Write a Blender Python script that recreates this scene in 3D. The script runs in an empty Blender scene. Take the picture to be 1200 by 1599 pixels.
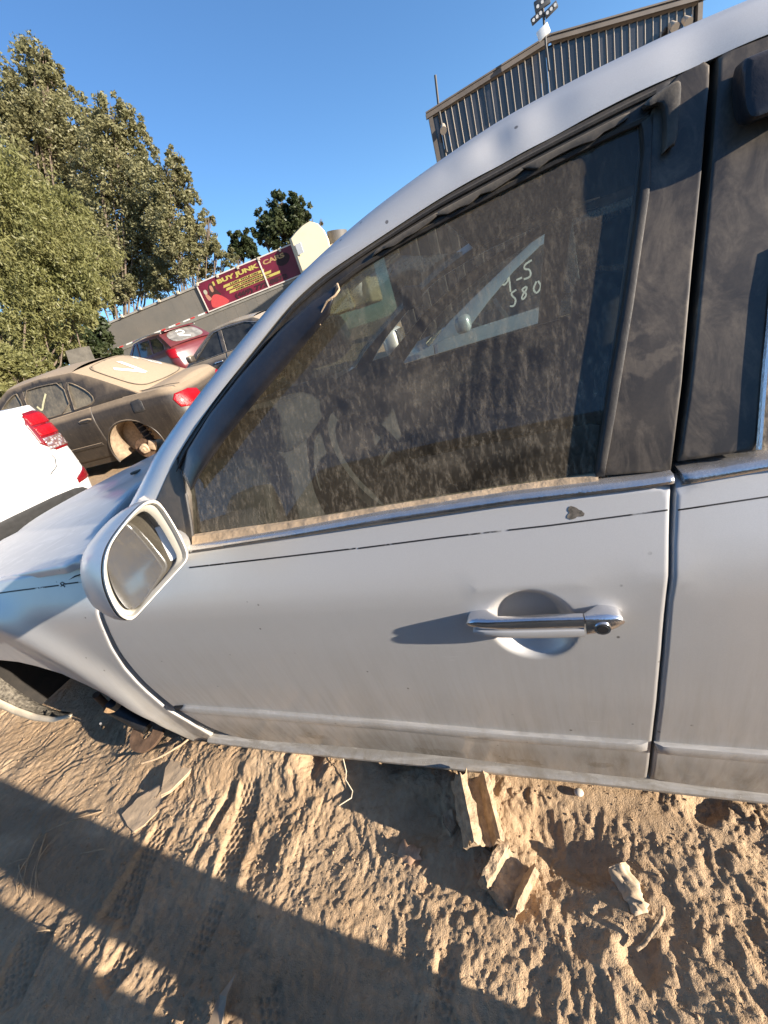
import bpy, bmesh, math, random
import numpy as np
from mathutils import Vector, Matrix, Quaternion
from mathutils.geometry import delaunay_2d_cdt
C = bpy.context.scene
COL = C.collection
CAMH = 1.07
# ------------------------------------------------------------------ camera
RM = np.array([[0.91835993, -0.13759938, -0.37105452], [0.25674118, -0.50636586, 0.82321175], [-0.30116277, -0.85126966, -0.42969869]])
cd = bpy.data.cameras.new('camera'); cam = bpy.data.objects.new('camera', cd); COL.objects.link(cam)
cd.sensor_fit = 'HORIZONTAL'; cd.sensor_width = 36.0; cd.lens = 18.0; cd.clip_start = 0.02; cd.clip_end = 3000
m3 = Matrix((RM[:, 0], -RM[:, 1], -RM[:, 2])).transposed()
cam.matrix_world = Matrix.Translation((0, 0, CAMH)) @ m3.to_4x4()
C.camera = cam
# ------------------------------------------------------------------ light
SUN_EL = math.radians(12.6); SAZ = (0.9888, -0.1490)
sdir = Vector((SAZ[0] * math.cos(SUN_EL), SAZ[1] * math.cos(SUN_EL), math.sin(SUN_EL))).normalized()
ld = bpy.data.lights.new('sun', 'SUN'); ld.energy = 5.0; ld.angle = math.radians(0.53); ld.color = (1.0, 0.88, 0.74)
sun = bpy.data.objects.new('sun', ld); COL.objects.link(sun); sun.rotation_euler = sdir.to_track_quat('Z', 'Y').to_euler()
sun.location = sdir * 30
wd = bpy.data.worlds.new('World'); C.world = wd; wd.use_nodes = True
wn = wd.node_tree.nodes; wl = wd.node_tree.links; wn.clear()
sky = wn.new('ShaderNodeTexSky'); sky.sky_type = 'NISHITA'; sky.sun_disc = False
sky.sun_elevation = SUN_EL; sky.sun_rotation = math.atan2(SAZ[0], SAZ[1])
sky.altitude = 200; sky.air_density = 1.0; sky.dust_density = 0.35; sky.ozone_density = 4.8
bg = wn.new('ShaderNodeBackground'); bg.inputs[1].default_value = 0.105
wo = wn.new('ShaderNodeOutputWorld'); wl.new(sky.outputs[0], bg.inputs[0]); wl.new(bg.outputs[0], wo.inputs[0])
C.view_settings.view_transform = 'Standard'; C.view_settings.look = 'None'
C.view_settings.exposure = 1.45; C.view_settings.gamma = 1.0; C.view_settings.use_curve_mapping = False
C.cycles.max_bounces = 8; C.cycles.transparent_max_bounces = 16

# ------------------------------------------------------------------ tracing helpers: a photo ray meets a real plane or surface
def ray(px, py):
    v = RM @ np.array([px - 600.0, py - 799.5, 600.0]); return v / np.linalg.norm(v)
def at_y(px, py, y=.5):
    r = ray(px, py); return r * (y / r[1]) + np.array([0, 0, CAMH])
def at_z(px, py, z=0.0):
    r = ray(px, py); return r * ((z - CAMH) / r[2]) + np.array([0, 0, CAMH])
def at_d(px, py, D):
    r = ray(px, py); return r * (D / math.hypot(r[0], r[1])) + np.array([0, 0, CAMH])
def on(px, py, surf, off=0.0):            # point of the ray on y = surf(x,z)+off
    y = .5
    for _ in range(14):
        p = at_y(px, py, y); y = .5 * y + .5 * (float(surf(p[0], p[2])) + off)
    return at_y(px, py, y)
def xz(pts, surf, off=0.0):
    return [(on(a, b, surf, off)[0], on(a, b, surf, off)[2]) for a, b in pts]

# ------------------------------------------------------------------ naming
def tag(o, label=None, cat=None, group=None, kind=None):
    if label: o['label'] = label
    if cat: o['category'] = cat
    if group: o['group'] = group
    if kind: o['kind'] = kind
    return o
def empty(name, loc=(0, 0, 0), rz=0.0):
    o = bpy.data.objects.new(name, None); COL.objects.link(o); o.location = loc; o.rotation_euler = (0, 0, rz)
    o.empty_display_size = .1; return o
def link_mesh(name, me, mt=None, parent=None, smooth=False):
    if mt is not None: me.materials.append(mt)
    if smooth: me.shade_smooth()
    o = bpy.data.objects.new(name, me); COL.objects.link(o)
    if parent is not None: o.parent = parent
    return o
def mesh(name, verts, faces, mt=None, parent=None, smooth=False, auto=None):
    me = bpy.data.meshes.new(name); me.from_pydata([tuple(map(float, v)) for v in verts], [], faces); me.validate(); me.update()
    o = link_mesh(name, me, mt, parent, smooth or auto is not None)
    if auto is not None: me.set_sharp_from_angle(angle=math.radians(auto))
    return o
def from_bm(name, bm, mt=None, parent=None, smooth=False, auto=None):
    me = bpy.data.meshes.new(name); bm.to_mesh(me); bm.free()
    o = link_mesh(name, me, mt, parent, smooth or auto is not None)
    if auto is not None: me.set_sharp_from_angle(angle=math.radians(auto))
    return o
def copy_thing(o, parent=None):
    c = o.copy(); COL.objects.link(c)
    if parent is not None: c.parent = parent
    for ch in [q for q in bpy.data.objects if q.parent == o]: copy_thing(ch, c)
    return c
def box_bm(bm, sx, sy, sz, loc=(0, 0, 0), rot=None, bev=0.0, seg=2):
    r = bmesh.ops.create_cube(bm, size=1.0); vs = r['verts']
    bmesh.ops.scale(bm, vec=(sx, sy, sz), verts=vs)
    if bev > 0:
        es = list({e for v in vs for e in v.link_edges})
        rr = bmesh.ops.bevel(bm, geom=es, offset=bev, segments=seg, profile=.5, affect='EDGES')
        vs = list({v for f in rr['faces'] for v in f.verts} | {v for v in vs if v.is_valid})
    M = Matrix.Translation(loc)
    if rot is not None: M = M @ rot.to_4x4()
    bmesh.ops.transform(bm, matrix=M, verts=vs); return vs
def cyl_bm(bm, r1, r2, p0, p1, n=20, caps=True):
    p0 = Vector(p0); p1 = Vector(p1); d = p1 - p0
    r = bmesh.ops.create_cone(bm, cap_ends=caps, segments=n, radius1=r1, radius2=r2, depth=d.length)
    M = Matrix.Translation((p0 + p1) / 2) @ d.to_track_quat('Z', 'Y').to_matrix().to_4x4()
    bmesh.ops.transform(bm, matrix=M, verts=r['verts']); return r['verts']
def tube(pts, r, n=8, closed=False, taper=None):
    """verts, faces of a tube along pts"""
    P = [Vector(p) for p in pts]; V = []; F = []; N = len(P); up = None
    for i in range(N):
        t = (P[min(i + 1, N - 1)] - P[max(i - 1, 0)])
        if t.length < 1e-9: t = Vector((0, 0, 1))
        t.normalize()
        if up is None: up = Vector((0, 0, 1)) if abs(t.z) < .9 else Vector((1, 0, 0))
        a = (up - t * up.dot(t)).normalized(); up = a; b = t.cross(a)
        rr = r if taper is None else r * taper(i / (N - 1))
        for k in range(n):
            q = 2 * math.pi * k / n; V.append(P[i] + a * math.cos(q) * rr + b * math.sin(q) * rr)
    for i in range(N - 1):
        for k in range(n):
            k2 = (k + 1) % n; F.append((i * n + k, i * n + k2, (i + 1) * n + k2, (i + 1) * n + k))
    F.append(tuple(range(n - 1, -1, -1))); F.append(tuple((N - 1) * n + k for k in range(n)))
    return V, F
def tube_obj(name, pts, r, mt, parent=None, n=8, taper=None):
    V, F = tube(pts, r, n, taper=taper); return mesh(name, V, F, mt, parent, auto=50)
def smooth_poly(pts, it=2, closed=True, keep=()):
    """Chaikin, corners whose index is in keep stay sharp"""
    P = [tuple(p) for p in pts]; K = [i in keep for i in range(len(P))]
    for _ in range(it):
        Q = []; QK = []; n = len(P)
        for i in range(n):
            if not closed and i in (0, n - 1): Q.append(P[i]); QK.append(True); continue
            if K[i]: Q.append(P[i]); QK.append(True); continue
            a = P[i - 1]; b = P[i]; c = P[(i + 1) % n]
            Q.append(tuple(.25 * a[k] + .75 * b[k] for k in range(len(b)))); QK.append(False)
            Q.append(tuple(.25 * c[k] + .75 * b[k] for k in range(len(b)))); QK.append(False)
        P, K = Q, QK
    return P

# ------------------------------------------------------------------ panels: an outline on a curved surface, rounded rim, real thickness
def resample(P, step, closed=True):
    out = []; n = len(P)
    for i in range(n if closed else n - 1):
        a = np.array(P[i]); b = np.array(P[(i + 1) % n]); L = np.linalg.norm(b - a)
        k = max(1, int(math.ceil(L / step)))
        for j in range(k): out.append(a + (b - a) * j / k)
    if not closed: out.append(np.array(P[-1]))
    return np.array(out)
def seg_dist(Q, P):
    A = P; B = np.roll(P, -1, axis=0); D = np.full(len(Q), 1e9)
    for a, b in zip(A, B):
        ab = b - a; t = np.clip(((Q - a) @ ab) / max(ab @ ab, 1e-14), 0, 1)
        D = np.minimum(D, np.hypot(*(Q - (a + t[:, None] * ab)).T))
    return D
def inside(Q, P):
    x, y = Q[:, 0], Q[:, 1]; r = np.zeros(len(Q), bool); n = len(P)
    for i in range(n):
        x1, y1 = P[i]; x2, y2 = P[(i + 1) % n]
        if y1 == y2: continue
        c = ((y1 > y) != (y2 > y)) & (x < (x2 - x1) * (y - y1) / (y2 - y1) + x1); r ^= c
    return r
def panel(name, outline, to3d, mt, parent=None, holes=(), step=.03, seg=.02, r=.004, thick=.02, dense=(), auto=40, rings=(.3, 1.0)):
    """to3d(a,b,off) gives the 3D point, off goes inward"""
    loops = [resample(outline, seg)] + [resample(h, seg) for h in holes]
    pts = []; cons = []
    for L in loops:
        s = len(pts); pts += list(L); cons += [(s + i, s + (i + 1) % len(L)) for i in range(len(L))]
    nb = len(pts)
    def area(L): return .5 * np.sum(L[:, 0] * np.roll(L[:, 1], -1) - np.roll(L[:, 0], -1) * L[:, 1])
    extra = []
    if r > 0:
        for li, L in enumerate(loops):
            t = np.roll(L, -1, 0) - np.roll(L, 1, 0); t /= np.maximum(np.linalg.norm(t, axis=1), 1e-9)[:, None]
            nn = np.stack([-t[:, 1], t[:, 0]], 1) * (1 if area(L) > 0 else -1) * (1 if li == 0 else -1)
            for k in rings: extra.append(L + nn * r * k)
    lo = loops[0].min(0); hi = loops[0].max(0)
    g = np.stack(np.meshgrid(np.arange(lo[0] + step / 2, hi[0], step), np.arange(lo[1] + step / 2, hi[1], step)), -1).reshape(-1, 2)
    grids = [g]
    for (cx, cy, rx, ry, st) in dense:
        q = np.stack(np.meshgrid(np.arange(cx - rx, cx + rx, st), np.arange(cy - ry, cy + ry, st)), -1).reshape(-1, 2); grids.append(q)
    if len(dense):
        m = np.ones(len(g), bool)
        for (cx, cy, rx, ry, st) in dense: m &= ~((abs(g[:, 0] - cx) < rx) & (abs(g[:, 1] - cy) < ry))
        grids[0] = g[m]
    allp = np.concatenate(loops)
    def dist_all(Q):
        D = np.full(len(Q), 1e9)
        for L in loops: D = np.minimum(D, seg_dist(Q, L))
        return D
    def inn(Q):
        m = inside(Q, loops[0])
        for L in loops[1:]: m &= ~inside(Q, L)
        return m
    add = []
    for i, E_ in enumerate(extra):
        k = rings[i % len(rings)]; d = dist_all(E_); add.append(E_[(d > r * k * .8) & inn(E_)])
    for q in grids:
        if len(q) == 0: continue
        q = q[inn(q)]
        if len(q) == 0: continue
        d = dist_all(q); add.append(q[d > r * (max(rings) + .4) + min(step, .01) * .2])
    P = np.concatenate([np.array(pts)] + [a for a in add if len(a)])
    vs, es, fs, ov, oe, of = delaunay_2d_cdt([Vector(p) for p in P], cons, [], 0, 1e-7)
    V2 = np.array([(v.x, v.y) for v in vs]); F = np.array([f for f in fs if len(f) == 3])
    cen = V2[F].mean(1); F = F[inn(cen)]
    d = dist_all(V2)
    off = np.where(d < r, r - np.sqrt(np.maximum(r * r - (r - d) ** 2, 0)), 0.0) if r > 0 else np.zeros(len(V2))
    V = [to3d(a, b, o) for (a, b), o in zip(V2, off)]
    idx = {}
    for i, o in enumerate(ov):
        for k in o: idx.setdefault(k, i)
    faces = [tuple(map(int, f)) for f in F]
    if thick > 0:
        s = 0
        for L in loops:
            n = len(L); base = len(V); ids = [idx[s + i] for i in range(n)]
            for i in ids: V.append(to3d(V2[i][0], V2[i][1], thick))
            for i in range(n):
                j = (i + 1) % n; faces.append((ids[i], ids[j], base + j, base + i))
            s += n
    me = bpy.data.meshes.new(name); me.from_pydata([tuple(map(float, v)) for v in V], [], faces); me.validate()
    bm = bmesh.new(); bm.from_mesh(me); bmesh.ops.recalc_face_normals(bm, faces=bm.faces); bm.to_mesh(me); bm.free()
    o = link_mesh(name, me, mt, parent, True); me.set_sharp_from_angle(angle=math.radians(auto)); return o
def side3d(surf, extra=0.0):
    return lambda a, b, o=0.0: (a, float(surf(a, b)) + extra + o, b)

# ------------------------------------------------------------------ noise (numpy)
def _hash(i, j, s):
    h = (i.astype(np.int64) * 374761393 + j.astype(np.int64) * 668265263 + s * 2147483647) & 0xffffffff
    h = ((h ^ (h >> 13)) * 1274126177) & 0xffffffff; return ((h ^ (h >> 16)) & 0xffff) / 65535.0
def gnoise(x, y, s=0):
    xi = np.floor(x); yi = np.floor(y); fx = x - xi; fy = y - yi
    u = fx * fx * fx * (fx * (fx * 6 - 15) + 10); v = fy * fy * fy * (fy * (fy * 6 - 15) + 10)
    def g(a, b):
        t = _hash(xi + a, yi + b, s) * 2 * np.pi; return np.cos(t) * (fx - a) + np.sin(t) * (fy - b)
    return 1.4 * ((g(0, 0) * (1 - u) + g(1, 0) * u) * (1 - v) + (g(0, 1) * (1 - u) + g(1, 1) * u) * v)
def fbm(x, y, oct=4, s=0, gain=.5, lac=2.03):
    r = 0; a = 1.0
    for k in range(oct): r = r + a * gnoise(x, y, s + k * 17); x = x * lac + 3.1; y = y * lac + 7.7; a *= gain
    return r
def ridged(x, y, oct=3, s=0):
    r = 0; a = 1.0
    for k in range(oct): r = r + a * (1 - 2 * np.abs(gnoise(x, y, s + k * 13))); x = x * 2.1; y = y * 2.1; a *= .5
    return r
def worley(x, y, s=0):
    xi = np.floor(x); yi = np.floor(y); d1 = np.full(x.shape, 9.0); d2 = np.full(x.shape, 9.0)
    for a in (-1, 0, 1):
        for b in (-1, 0, 1):
            px = xi + a + _hash(xi + a, yi + b, s); py = yi + b + _hash(xi + a, yi + b, s + 5)
            d = np.hypot(px - x, py - y); d2 = np.where(d < d1, d1, np.minimum(d2, d)); d1 = np.minimum(d1, d)
    return d1, d2

# ------------------------------------------------------------------ materials
class NT:
    def __init__(s, name):
        s.m = bpy.data.materials.new(name); s.m.use_nodes = True; s.t = s.m.node_tree; s.t.nodes.clear()
        s.out = s.t.nodes.new('ShaderNodeOutputMaterial')
    def n(s, ty, **kw):
        q = s.t.nodes.new(ty)
        for k, v in kw.items(): setattr(q, k, v)
        return q
    def l(s, a, b): s.t.links.new(a, b)
    def val(s, sock, v):
        if hasattr(v, 'is_linked') or isinstance(v, bpy.types.NodeSocket): s.l(v, sock)
        else: sock.default_value = v
    def pos(s, scale=(1, 1, 1), rot=(0, 0, 0), obj=False):
        if obj: src = s.n('ShaderNodeTexCoord').outputs['Object']
        else: src = s.n('ShaderNodeNewGeometry').outputs['Position']
        mp = s.n('ShaderNodeMapping'); mp.inputs['Scale'].default_value = scale; mp.inputs['Rotation'].default_value = rot
        s.l(src, mp.inputs['Vector']); return mp.outputs[0]
    def noise(s, vec, scale, detail=4, rough=.55, dist=0.0):
        q = s.n('ShaderNodeTexNoise'); s.l(vec, q.inputs['Vector']); q.inputs['Scale'].default_value = scale
        q.inputs['Detail'].default_value = detail; q.inputs['Roughness'].default_value = rough; q.inputs['Distortion'].default_value = dist
        return q.outputs['Fac']
    def ramp(s, fac, stops):
        q = s.n('ShaderNodeValToRGB'); e = q.color_ramp.elements
        while len(e) < len(stops): e.new(.5)
        for k, (p, c) in enumerate(stops):
            e[k].position = p; e[k].color = (c, c, c, 1) if isinstance(c, (int, float)) else (*c, 1)
        s.l(fac, q.inputs[0]); return q.outputs[0]
    def math(s, op, a, b=0.0, c=None):
        q = s.n('ShaderNodeMath', operation=op); s.val(q.inputs[0], a); s.val(q.inputs[1], b)
        if c is not None: s.val(q.inputs[2], c)
        return q.outputs[0]
    def mix(s, fac, a, b):
        q = s.n('ShaderNodeMix', data_type='RGBA'); s.val(q.inputs[0], fac)
        for sock, v in ((q.inputs[6], a), (q.inputs[7], b)):
            if isinstance(v, tuple): sock.default_value = (*v[:3], 1)
            else: s.l(v, sock)
        return q.outputs[2]
    def bump(s, h, strength=.3, dist=.01):
        q = s.n('ShaderNodeBump'); q.inputs['Strength'].default_value = strength; q.inputs['Distance'].default_value = dist
        s.l(h, q.inputs['Height']); return q.outputs[0]
    def sep(s, vec=None):
        q = s.n('ShaderNodeSeparateXYZ')
        s.l(vec if vec is not None else s.n('ShaderNodeNewGeometry').outputs['Position'], q.inputs[0]); return q.outputs
    def bsdf(s, col=(.5, .5, .5), rough=.6, metal=0.0, spec=.5, coat=0.0, bump=None, trans=0.0, emit=None):
        q = s.n('ShaderNodeBsdfPrincipled')
        if isinstance(col, tuple): q.inputs['Base Color'].default_value = (*col[:3], 1)
        else: s.l(col, q.inputs['Base Color'])
        s.val(q.inputs['Roughness'], rough); s.val(q.inputs['Metallic'], metal)
        q.inputs['Specular IOR Level'].default_value = spec; q.inputs['Coat Weight'].default_value = coat; q.inputs['Coat Roughness'].default_value = .15
        if bump is not None: s.l(bump, q.inputs['Normal'])
        return q.outputs[0]
    def done(s, sh): s.l(sh, s.out.inputs[0]); return s.m
    def ellipses(s, lst, plane='xz', warp=.03, wscale=18):
        """union mask of noisy ellipses (cx,cz,rx,rz,angle) in world coordinates"""
        p = s.n('ShaderNodeNewGeometry').outputs['Position']
        nz = s.n('ShaderNodeTexNoise'); nz.inputs['Scale'].default_value = wscale; nz.inputs['Detail'].default_value = 4; s.l(p, nz.inputs['Vector'])
        sub = s.n('ShaderNodeVectorMath', operation='SUBTRACT'); s.l(nz.outputs['Color'], sub.inputs[0]); sub.inputs[1].default_value = (.5, .5, .5)
        sc = s.n('ShaderNodeVectorMath', operation='SCALE'); s.l(sub.outputs[0], sc.inputs[0]); sc.inputs['Scale'].default_value = warp * 2
        ad = s.n('ShaderNodeVectorMath', operation='ADD'); s.l(p, ad.inputs[0]); s.l(sc.outputs[0], ad.inputs[1])
        x, y, z = s.sep(ad.outputs[0]); b = z if plane == 'xz' else y; res = None
        for (cx, cz, rx, rz, an) in lst:
            dx = s.math('SUBTRACT', x, cx); dz = s.math('SUBTRACT', b, cz); ca, sa = math.cos(an), math.sin(an)
            u = s.math('ADD', s.math('MULTIPLY', dx, ca / rx), s.math('MULTIPLY', dz, sa / rx))
            v = s.math('ADD', s.math('MULTIPLY', dx, -sa / rz), s.math('MULTIPLY', dz, ca / rz))
            d = s.math('ADD', s.math('MULTIPLY', u, u), s.math('MULTIPLY', v, v))
            mr = s.n('ShaderNodeMapRange'); mr.inputs[1].default_value = 1.5; mr.inputs[2].default_value = .45; s.l(d, mr.inputs[0])
            res = mr.outputs[0] if res is None else s.math('MAXIMUM', res, mr.outputs[0])
        return res
def simple(name, col, rough=.6, metal=0.0, spec=.5, coat=0.0, nscale=0, namp=.25, obj=True, bumps=0.0, detail=5):
    t = NT(name)
    if nscale:
        f = t.noise(t.pos(obj=obj), nscale, detail); lo = tuple(c * (1 - namp) for c in col); hi = tuple(min(1, c * (1 + namp)) for c in col)
        c = t.mix(t.ramp(f, [(.3, 0.0), (.7, 1.0)]), lo, hi); b = t.bump(f, bumps, .01) if bumps else None
        return t.done(t.bsdf(c, rough, metal, spec, coat, b))
    return t.done(t.bsdf(col, rough, metal, spec, coat))
def dusty(name, base, dust=(.40, .31, .21), amount=.4, rough=.4, metal=0.0, coat=0.0, zlo=None, zhi=None, up=.6, scale=6.0, streak=False, obj=False, spots=False):
    """paint or plastic under dust: more on faces that look up, in blotches and rain streaks, and (zlo..zhi) low on the body"""
    t = NT(name); p = t.pos(obj=obj)
    f = t.ramp(t.noise(p, scale, 7, .62), [(.30, 0.0), (.72, 1.0)])
    g = t.noise(p, scale * 13, 4, .7)
    a = t.math('MULTIPLY', f, amount)
    a = t.math('ADD', a, t.math('MULTIPLY', t.math('SUBTRACT', g, .5), .25 * amount + .04))
    if streak:
        s = t.noise(t.pos((38, 38, 2.2), obj=obj), 1.0, 5, .65, .6); a = t.math('ADD', a, t.math('MULTIPLY', t.ramp(s, [(.45, 0.0), (.75, 1.0)]), amount * .5))
    if zlo is not None:
        x, y, z = t.sep(); mr = t.n('ShaderNodeMapRange'); mr.inputs[1].default_value = zhi; mr.inputs[2].default_value = zlo; t.l(z, mr.inputs[0])
        zz = t.math('MULTIPLY', mr.outputs[0], t.math('ADD', .35, f)); a = t.math('ADD', a, t.math('MULTIPLY', zz, .62))
    if up:
        nx, ny, nz = t.sep(t.n('ShaderNodeNewGeometry').outputs['Normal'])
        u = t.ramp(nz, [(.25, 0.0), (.9, 1.0)]); a = t.math('ADD', a, t.math('MULTIPLY', u, up))
    cl = t.n('ShaderNodeClamp'); t.l(a, cl.inputs[0]); a = cl.outputs[0]
    dc = t.mix(g, tuple(c * .8 for c in dust), tuple(c * 1.15 for c in dust)); col = t.mix(a, base, dc)
    if spots:
        v = t.noise(p, 55, 2, .5); sp = t.ramp(v, [(.70, 0.0), (.74, 1.0)]); col = t.mix(t.math('MULTIPLY', sp, .6), col, tuple(c * .35 for c in dust))
    ro = t.math('ADD', rough, t.math('MULTIPLY', a, .9 - rough)); me = t.math('MULTIPLY', t.math('SUBTRACT', 1.0, a), metal)
    sh = t.bsdf(col, ro, me, .5, coat, t.bump(g, .12, .004)); 
    return t.done(sh)
# ------------------------------------------------------------------ terrain
def terr(x, y):
    d = np.hypot(x, y); side = np.clip((np.arctan2(-x, y) / math.pi) * 2 + .25, 0, 1) * np.clip((y + 1) / 2, 0, 1)
    e = np.clip(d - 1.4, 0, None); r = .085 * (e * e / (e + 1.2))
    return side * np.minimum(r, 3.0 * (1 - np.exp(-r / 3.0)))
def sstep(a, b, v):
    t = np.clip((v - a) / (b - a), 0, 1); return t * t * (3 - 2 * t)
def strip(x, y, a, b, w):
    a = at_z(*a)[:2]; b = at_z(*b)[:2]; d = b - a; L = np.linalg.norm(d); d /= L
    u = (x - a[0]) * d[0] + (y - a[1]) * d[1]; v = -(x - a[0]) * d[1] + (y - a[1]) * d[0]
    return u, v, sstep(w / 2, w / 2 - .012, abs(v)) * sstep(-.01, .01, u) * sstep(L + .01, L - .01, u)
def blob(x, y, p, rx, ry, an=0.0):
    c = at_z(*p)[:2] if len(p) == 2 else p; dx = x - c[0]; dy = y - c[1]; ca, sa = math.cos(an), math.sin(an)
    return np.exp(-(((dx * ca + dy * sa) / rx) ** 2 + ((-dx * sa + dy * ca) / ry) ** 2) ** 1.5)
def near_h(x, y):
    wx = x + .03 * fbm(x * 6, y * 6, 3, 5); wy = y + .03 * fbm(x * 6, y * 6, 3, 9)
    calm = np.clip(.75 + .9 * fbm(x * 2.3, y * 2.3, 2, 71), .25, 1.25)
    h = .013 * fbm(x * 3.2, y * 3.2, 3, 1)
    h += calm * .0024 * ridged(wx * 10, wy * 8, 3, 21)                        # trodden ridges, running away from the viewer
    d1, d2 = worley(wx * 15, wy * 11, 33); h += calm * .0075 * np.clip(d2 - d1, 0, .55); d1, d2 = worley(wx * 34 + 3, wy * 28, 35); h += calm * .0046 * np.clip(d2 - d1, 0, .5); d1, d2 = worley(x * 75, y * 66, 36); h += calm * .0021 * np.clip(d2 - d1, 0, .5)     # broken clods
    h -= .016 * np.clip(fbm(wx * 6, wy * 5, 2, 47) - .34, 0, 1)               # holes and heel marks
    h += .0032 * fbm(wx * 34, wy * 31, 5, 61, .70) + .0010 * ridged(x * 80, y * 66, 2, 88) * calm
    # slanting strokes at the far left
    wl = sstep(-1.15, -1.5, x); a = x * .55 + y * .83; b = -x * .83 + y * .55
    hl = .010 * fbm(x * 4, y * 4, 2, 3) + .0026 * ridged(a * 8 + .9 * wx, b * 19 + 2.5 * fbm(x * 5, y * 5, 2, 44), 3, 91) + .004 * np.clip(worley(wx * 22, wy * 20, 39)[1] - worley(wx * 22, wy * 20, 39)[0], 0, .5) + .0015 * fbm(x * 40, y * 40, 2, 15)
    h = h * (1 - wl) + hl * wl
    # rough deep steps on the right
    wr = sstep(-.30, .12, x) * sstep(.52, .36, y); d1, d2 = worley(wx * 8.5, wy * 5.5, 133)
    h += wr * (.010 * np.clip(d2 - d1, 0, .7) - .003)
    # smooth wet-set mud beside the sill
    for p, rx, ry, an in (((930, 1245), .10, .035, 0), ((1010, 1275), .06, .03, -.5), ((840, 1215), .09, .03, .1), ((760, 1205), .05, .04, 0), ((590, 1195), .06, .03, 0), ((1115, 1300), .035, .018, -.9)):
        m = blob(x, y, p, rx, ry, an); h = h * (1 - .93 * m) + (.012 + .0010 * fbm(x * 30, y * 30, 2, 7)) * m
    # cardboard-like flat slab of crust
    # hollows: beside the block, before the can, under the sill
    for p, rx, ry, an, dep in (((670, 1280), .08, .045, .3, .030), ((840, 1300), .05, .035, .2, .020), ((500, 1195), .03, .05, 0, .03), ((900, 1340), .07, .035, -.1, .03),
                               ((1105, 1260), .025, .04, -.8, .025), ((1000, 1500), .03, .03, 0, .022), ((620, 1195), .05, .03, 0, .02)):
        h -= dep * blob(x, y, p, rx, ry, an)
    # tyre tread prints: raised honeycomb in a flat track
    for a, b, w in (((400, 1225), (352, 1372), .080), ((258, 1292), (170, 1440), .075), ((372, 1230), (330, 1300), .04), ((232, 1450), (165, 1545), .075), ((215, 1385), (195, 1450), .05), ((345, 1400), (300, 1500), .06), ((60, 1455), (5, 1580), .11), ((700, 1500), (690, 1590), .05), ((440, 1565), (400, 1599), .07)):
        u, v, m = strip(x, y, a, b, w); q = .0145
        hx = np.cos(2 * np.pi * u / q) + np.cos(2 * np.pi * (u * .5 + v * .866) / q) + np.cos(2 * np.pi * (u * .5 - v * .866) / q)
        h = h * (1 - .88 * m) + m * (-.006 + .0023 * np.clip(-hx, -1.2, 1.2) + .004 * fbm(x * 9, y * 9, 2, 3)) + .004 * sstep(w / 2 - .01, w / 2, abs(v)) * sstep(w / 2 + .03, w / 2, abs(v)) * (m < .9) * sstep(-.02, .02, u) * sstep(.3, .2, u)
    return h
def piles(x, y):
    """sand banked up along the car"""
    k = sstep(.36, .50, y)
    b = np.interp(x, [-3, -1.9, -1.45, -1.15, -.9, -.65, -.45, -.2, .1, .5], [-.02, -.03, .02, .062, .072, .050, .018, .022, .0, -.01])
    return k * b
def ground_z(x, y):
    x = np.asarray(x, float); y = np.asarray(y, float)
    w = sstep(-.6, -.2, y) * sstep(2.2, 1.3, y) * sstep(-4.2, -2.6, x) * sstep(1.9, 1.1, x)
    far = .05 * fbm(x * .7, y * .7, 3, 2) + .02 * fbm(x * 4, y * 4, 3, 8)
    return terr(x, y) + w * (near_h(x, y) + piles(x, y)) + (1 - w) * far * (1 - .3)
def gz(x, y): return float(ground_z(np.array([x]), np.array([y]))[0])
def lines(a, b, st, far, g=1.16):
    L = list(np.arange(a, b + st * .5, st)); s = st
    while L[-1] < far: s *= g; L.append(L[-1] + s)
    s = st; F = []; p = a
    while p > -far: s *= g; p -= s; F.append(p)
    return np.array(F[::-1] + L)
gx = lines(-2.75, .85, .0031, 900); gy = lines(-.22, .68, .0031, 900)
GX, GY = np.meshgrid(gx, gy); GZ = ground_z(GX, GY)
nx_, ny_ = len(gx), len(gy)
me = bpy.data.meshes.new('ground'); co = np.stack([GX, GY, GZ], -1).reshape(-1, 3)
I = (np.arange(ny_ - 1)[:, None] * nx_ + np.arange(nx_ - 1)[None, :]).ravel()
q = np.stack([I, I + 1, I + 1 + nx_, I + nx_], 1)
me.vertices.add(len(co)); me.vertices.foreach_set('co', co.ravel()); me.loops.add(q.size); me.loops.foreach_set('vertex_index', q.ravel())
me.polygons.add(len(q)); me.polygons.foreach_set('loop_start', np.arange(0, q.size, 4)); me.polygons.foreach_set('loop_total', np.full(len(q), 4)); me.update(calc_edges=True); me.shade_smooth()
t = NT('dried_mud'); p = t.pos()
f1 = t.noise(p, 5, 6, .6); f2 = t.noise(p, 60, 5, .65); f3 = t.noise(p, 420, 3, .6)
c = t.mix(t.ramp(f1, [(.35, 0.0), (.68, 1.0)]), (.42, .295, .18), (.53, .39, .25))
c = t.mix(t.math('MULTIPLY', t.ramp(f2, [(.4, 0.0), (.72, 1.0)]), .5), c, (.30, .195, .105))
c = t.mix(t.ramp(f3, [(.70, 0.0), (.76, .45)]), c, (.62, .52, .40))
damp_shade = t.ellipses([(-1.35, .13, .33, .10, .1), (-.55, .06, .5, .08, -.1), (-1.75, .22, .2, .06, .2)], 'xy', .06, 9)  # damp tone plus painted shade, deepening the mud where the bands fall
c = t.mix(t.math('MULTIPLY', damp_shade, .4), c, (.20, .135, .08))
hh = t.math('ADD', t.math('MULTIPLY', f2, .7), t.math('MULTIPLY', f3, .35))
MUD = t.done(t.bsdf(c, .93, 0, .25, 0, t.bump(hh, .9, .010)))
ground = link_mesh('ground', me, MUD); tag(ground, kind='structure')

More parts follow.
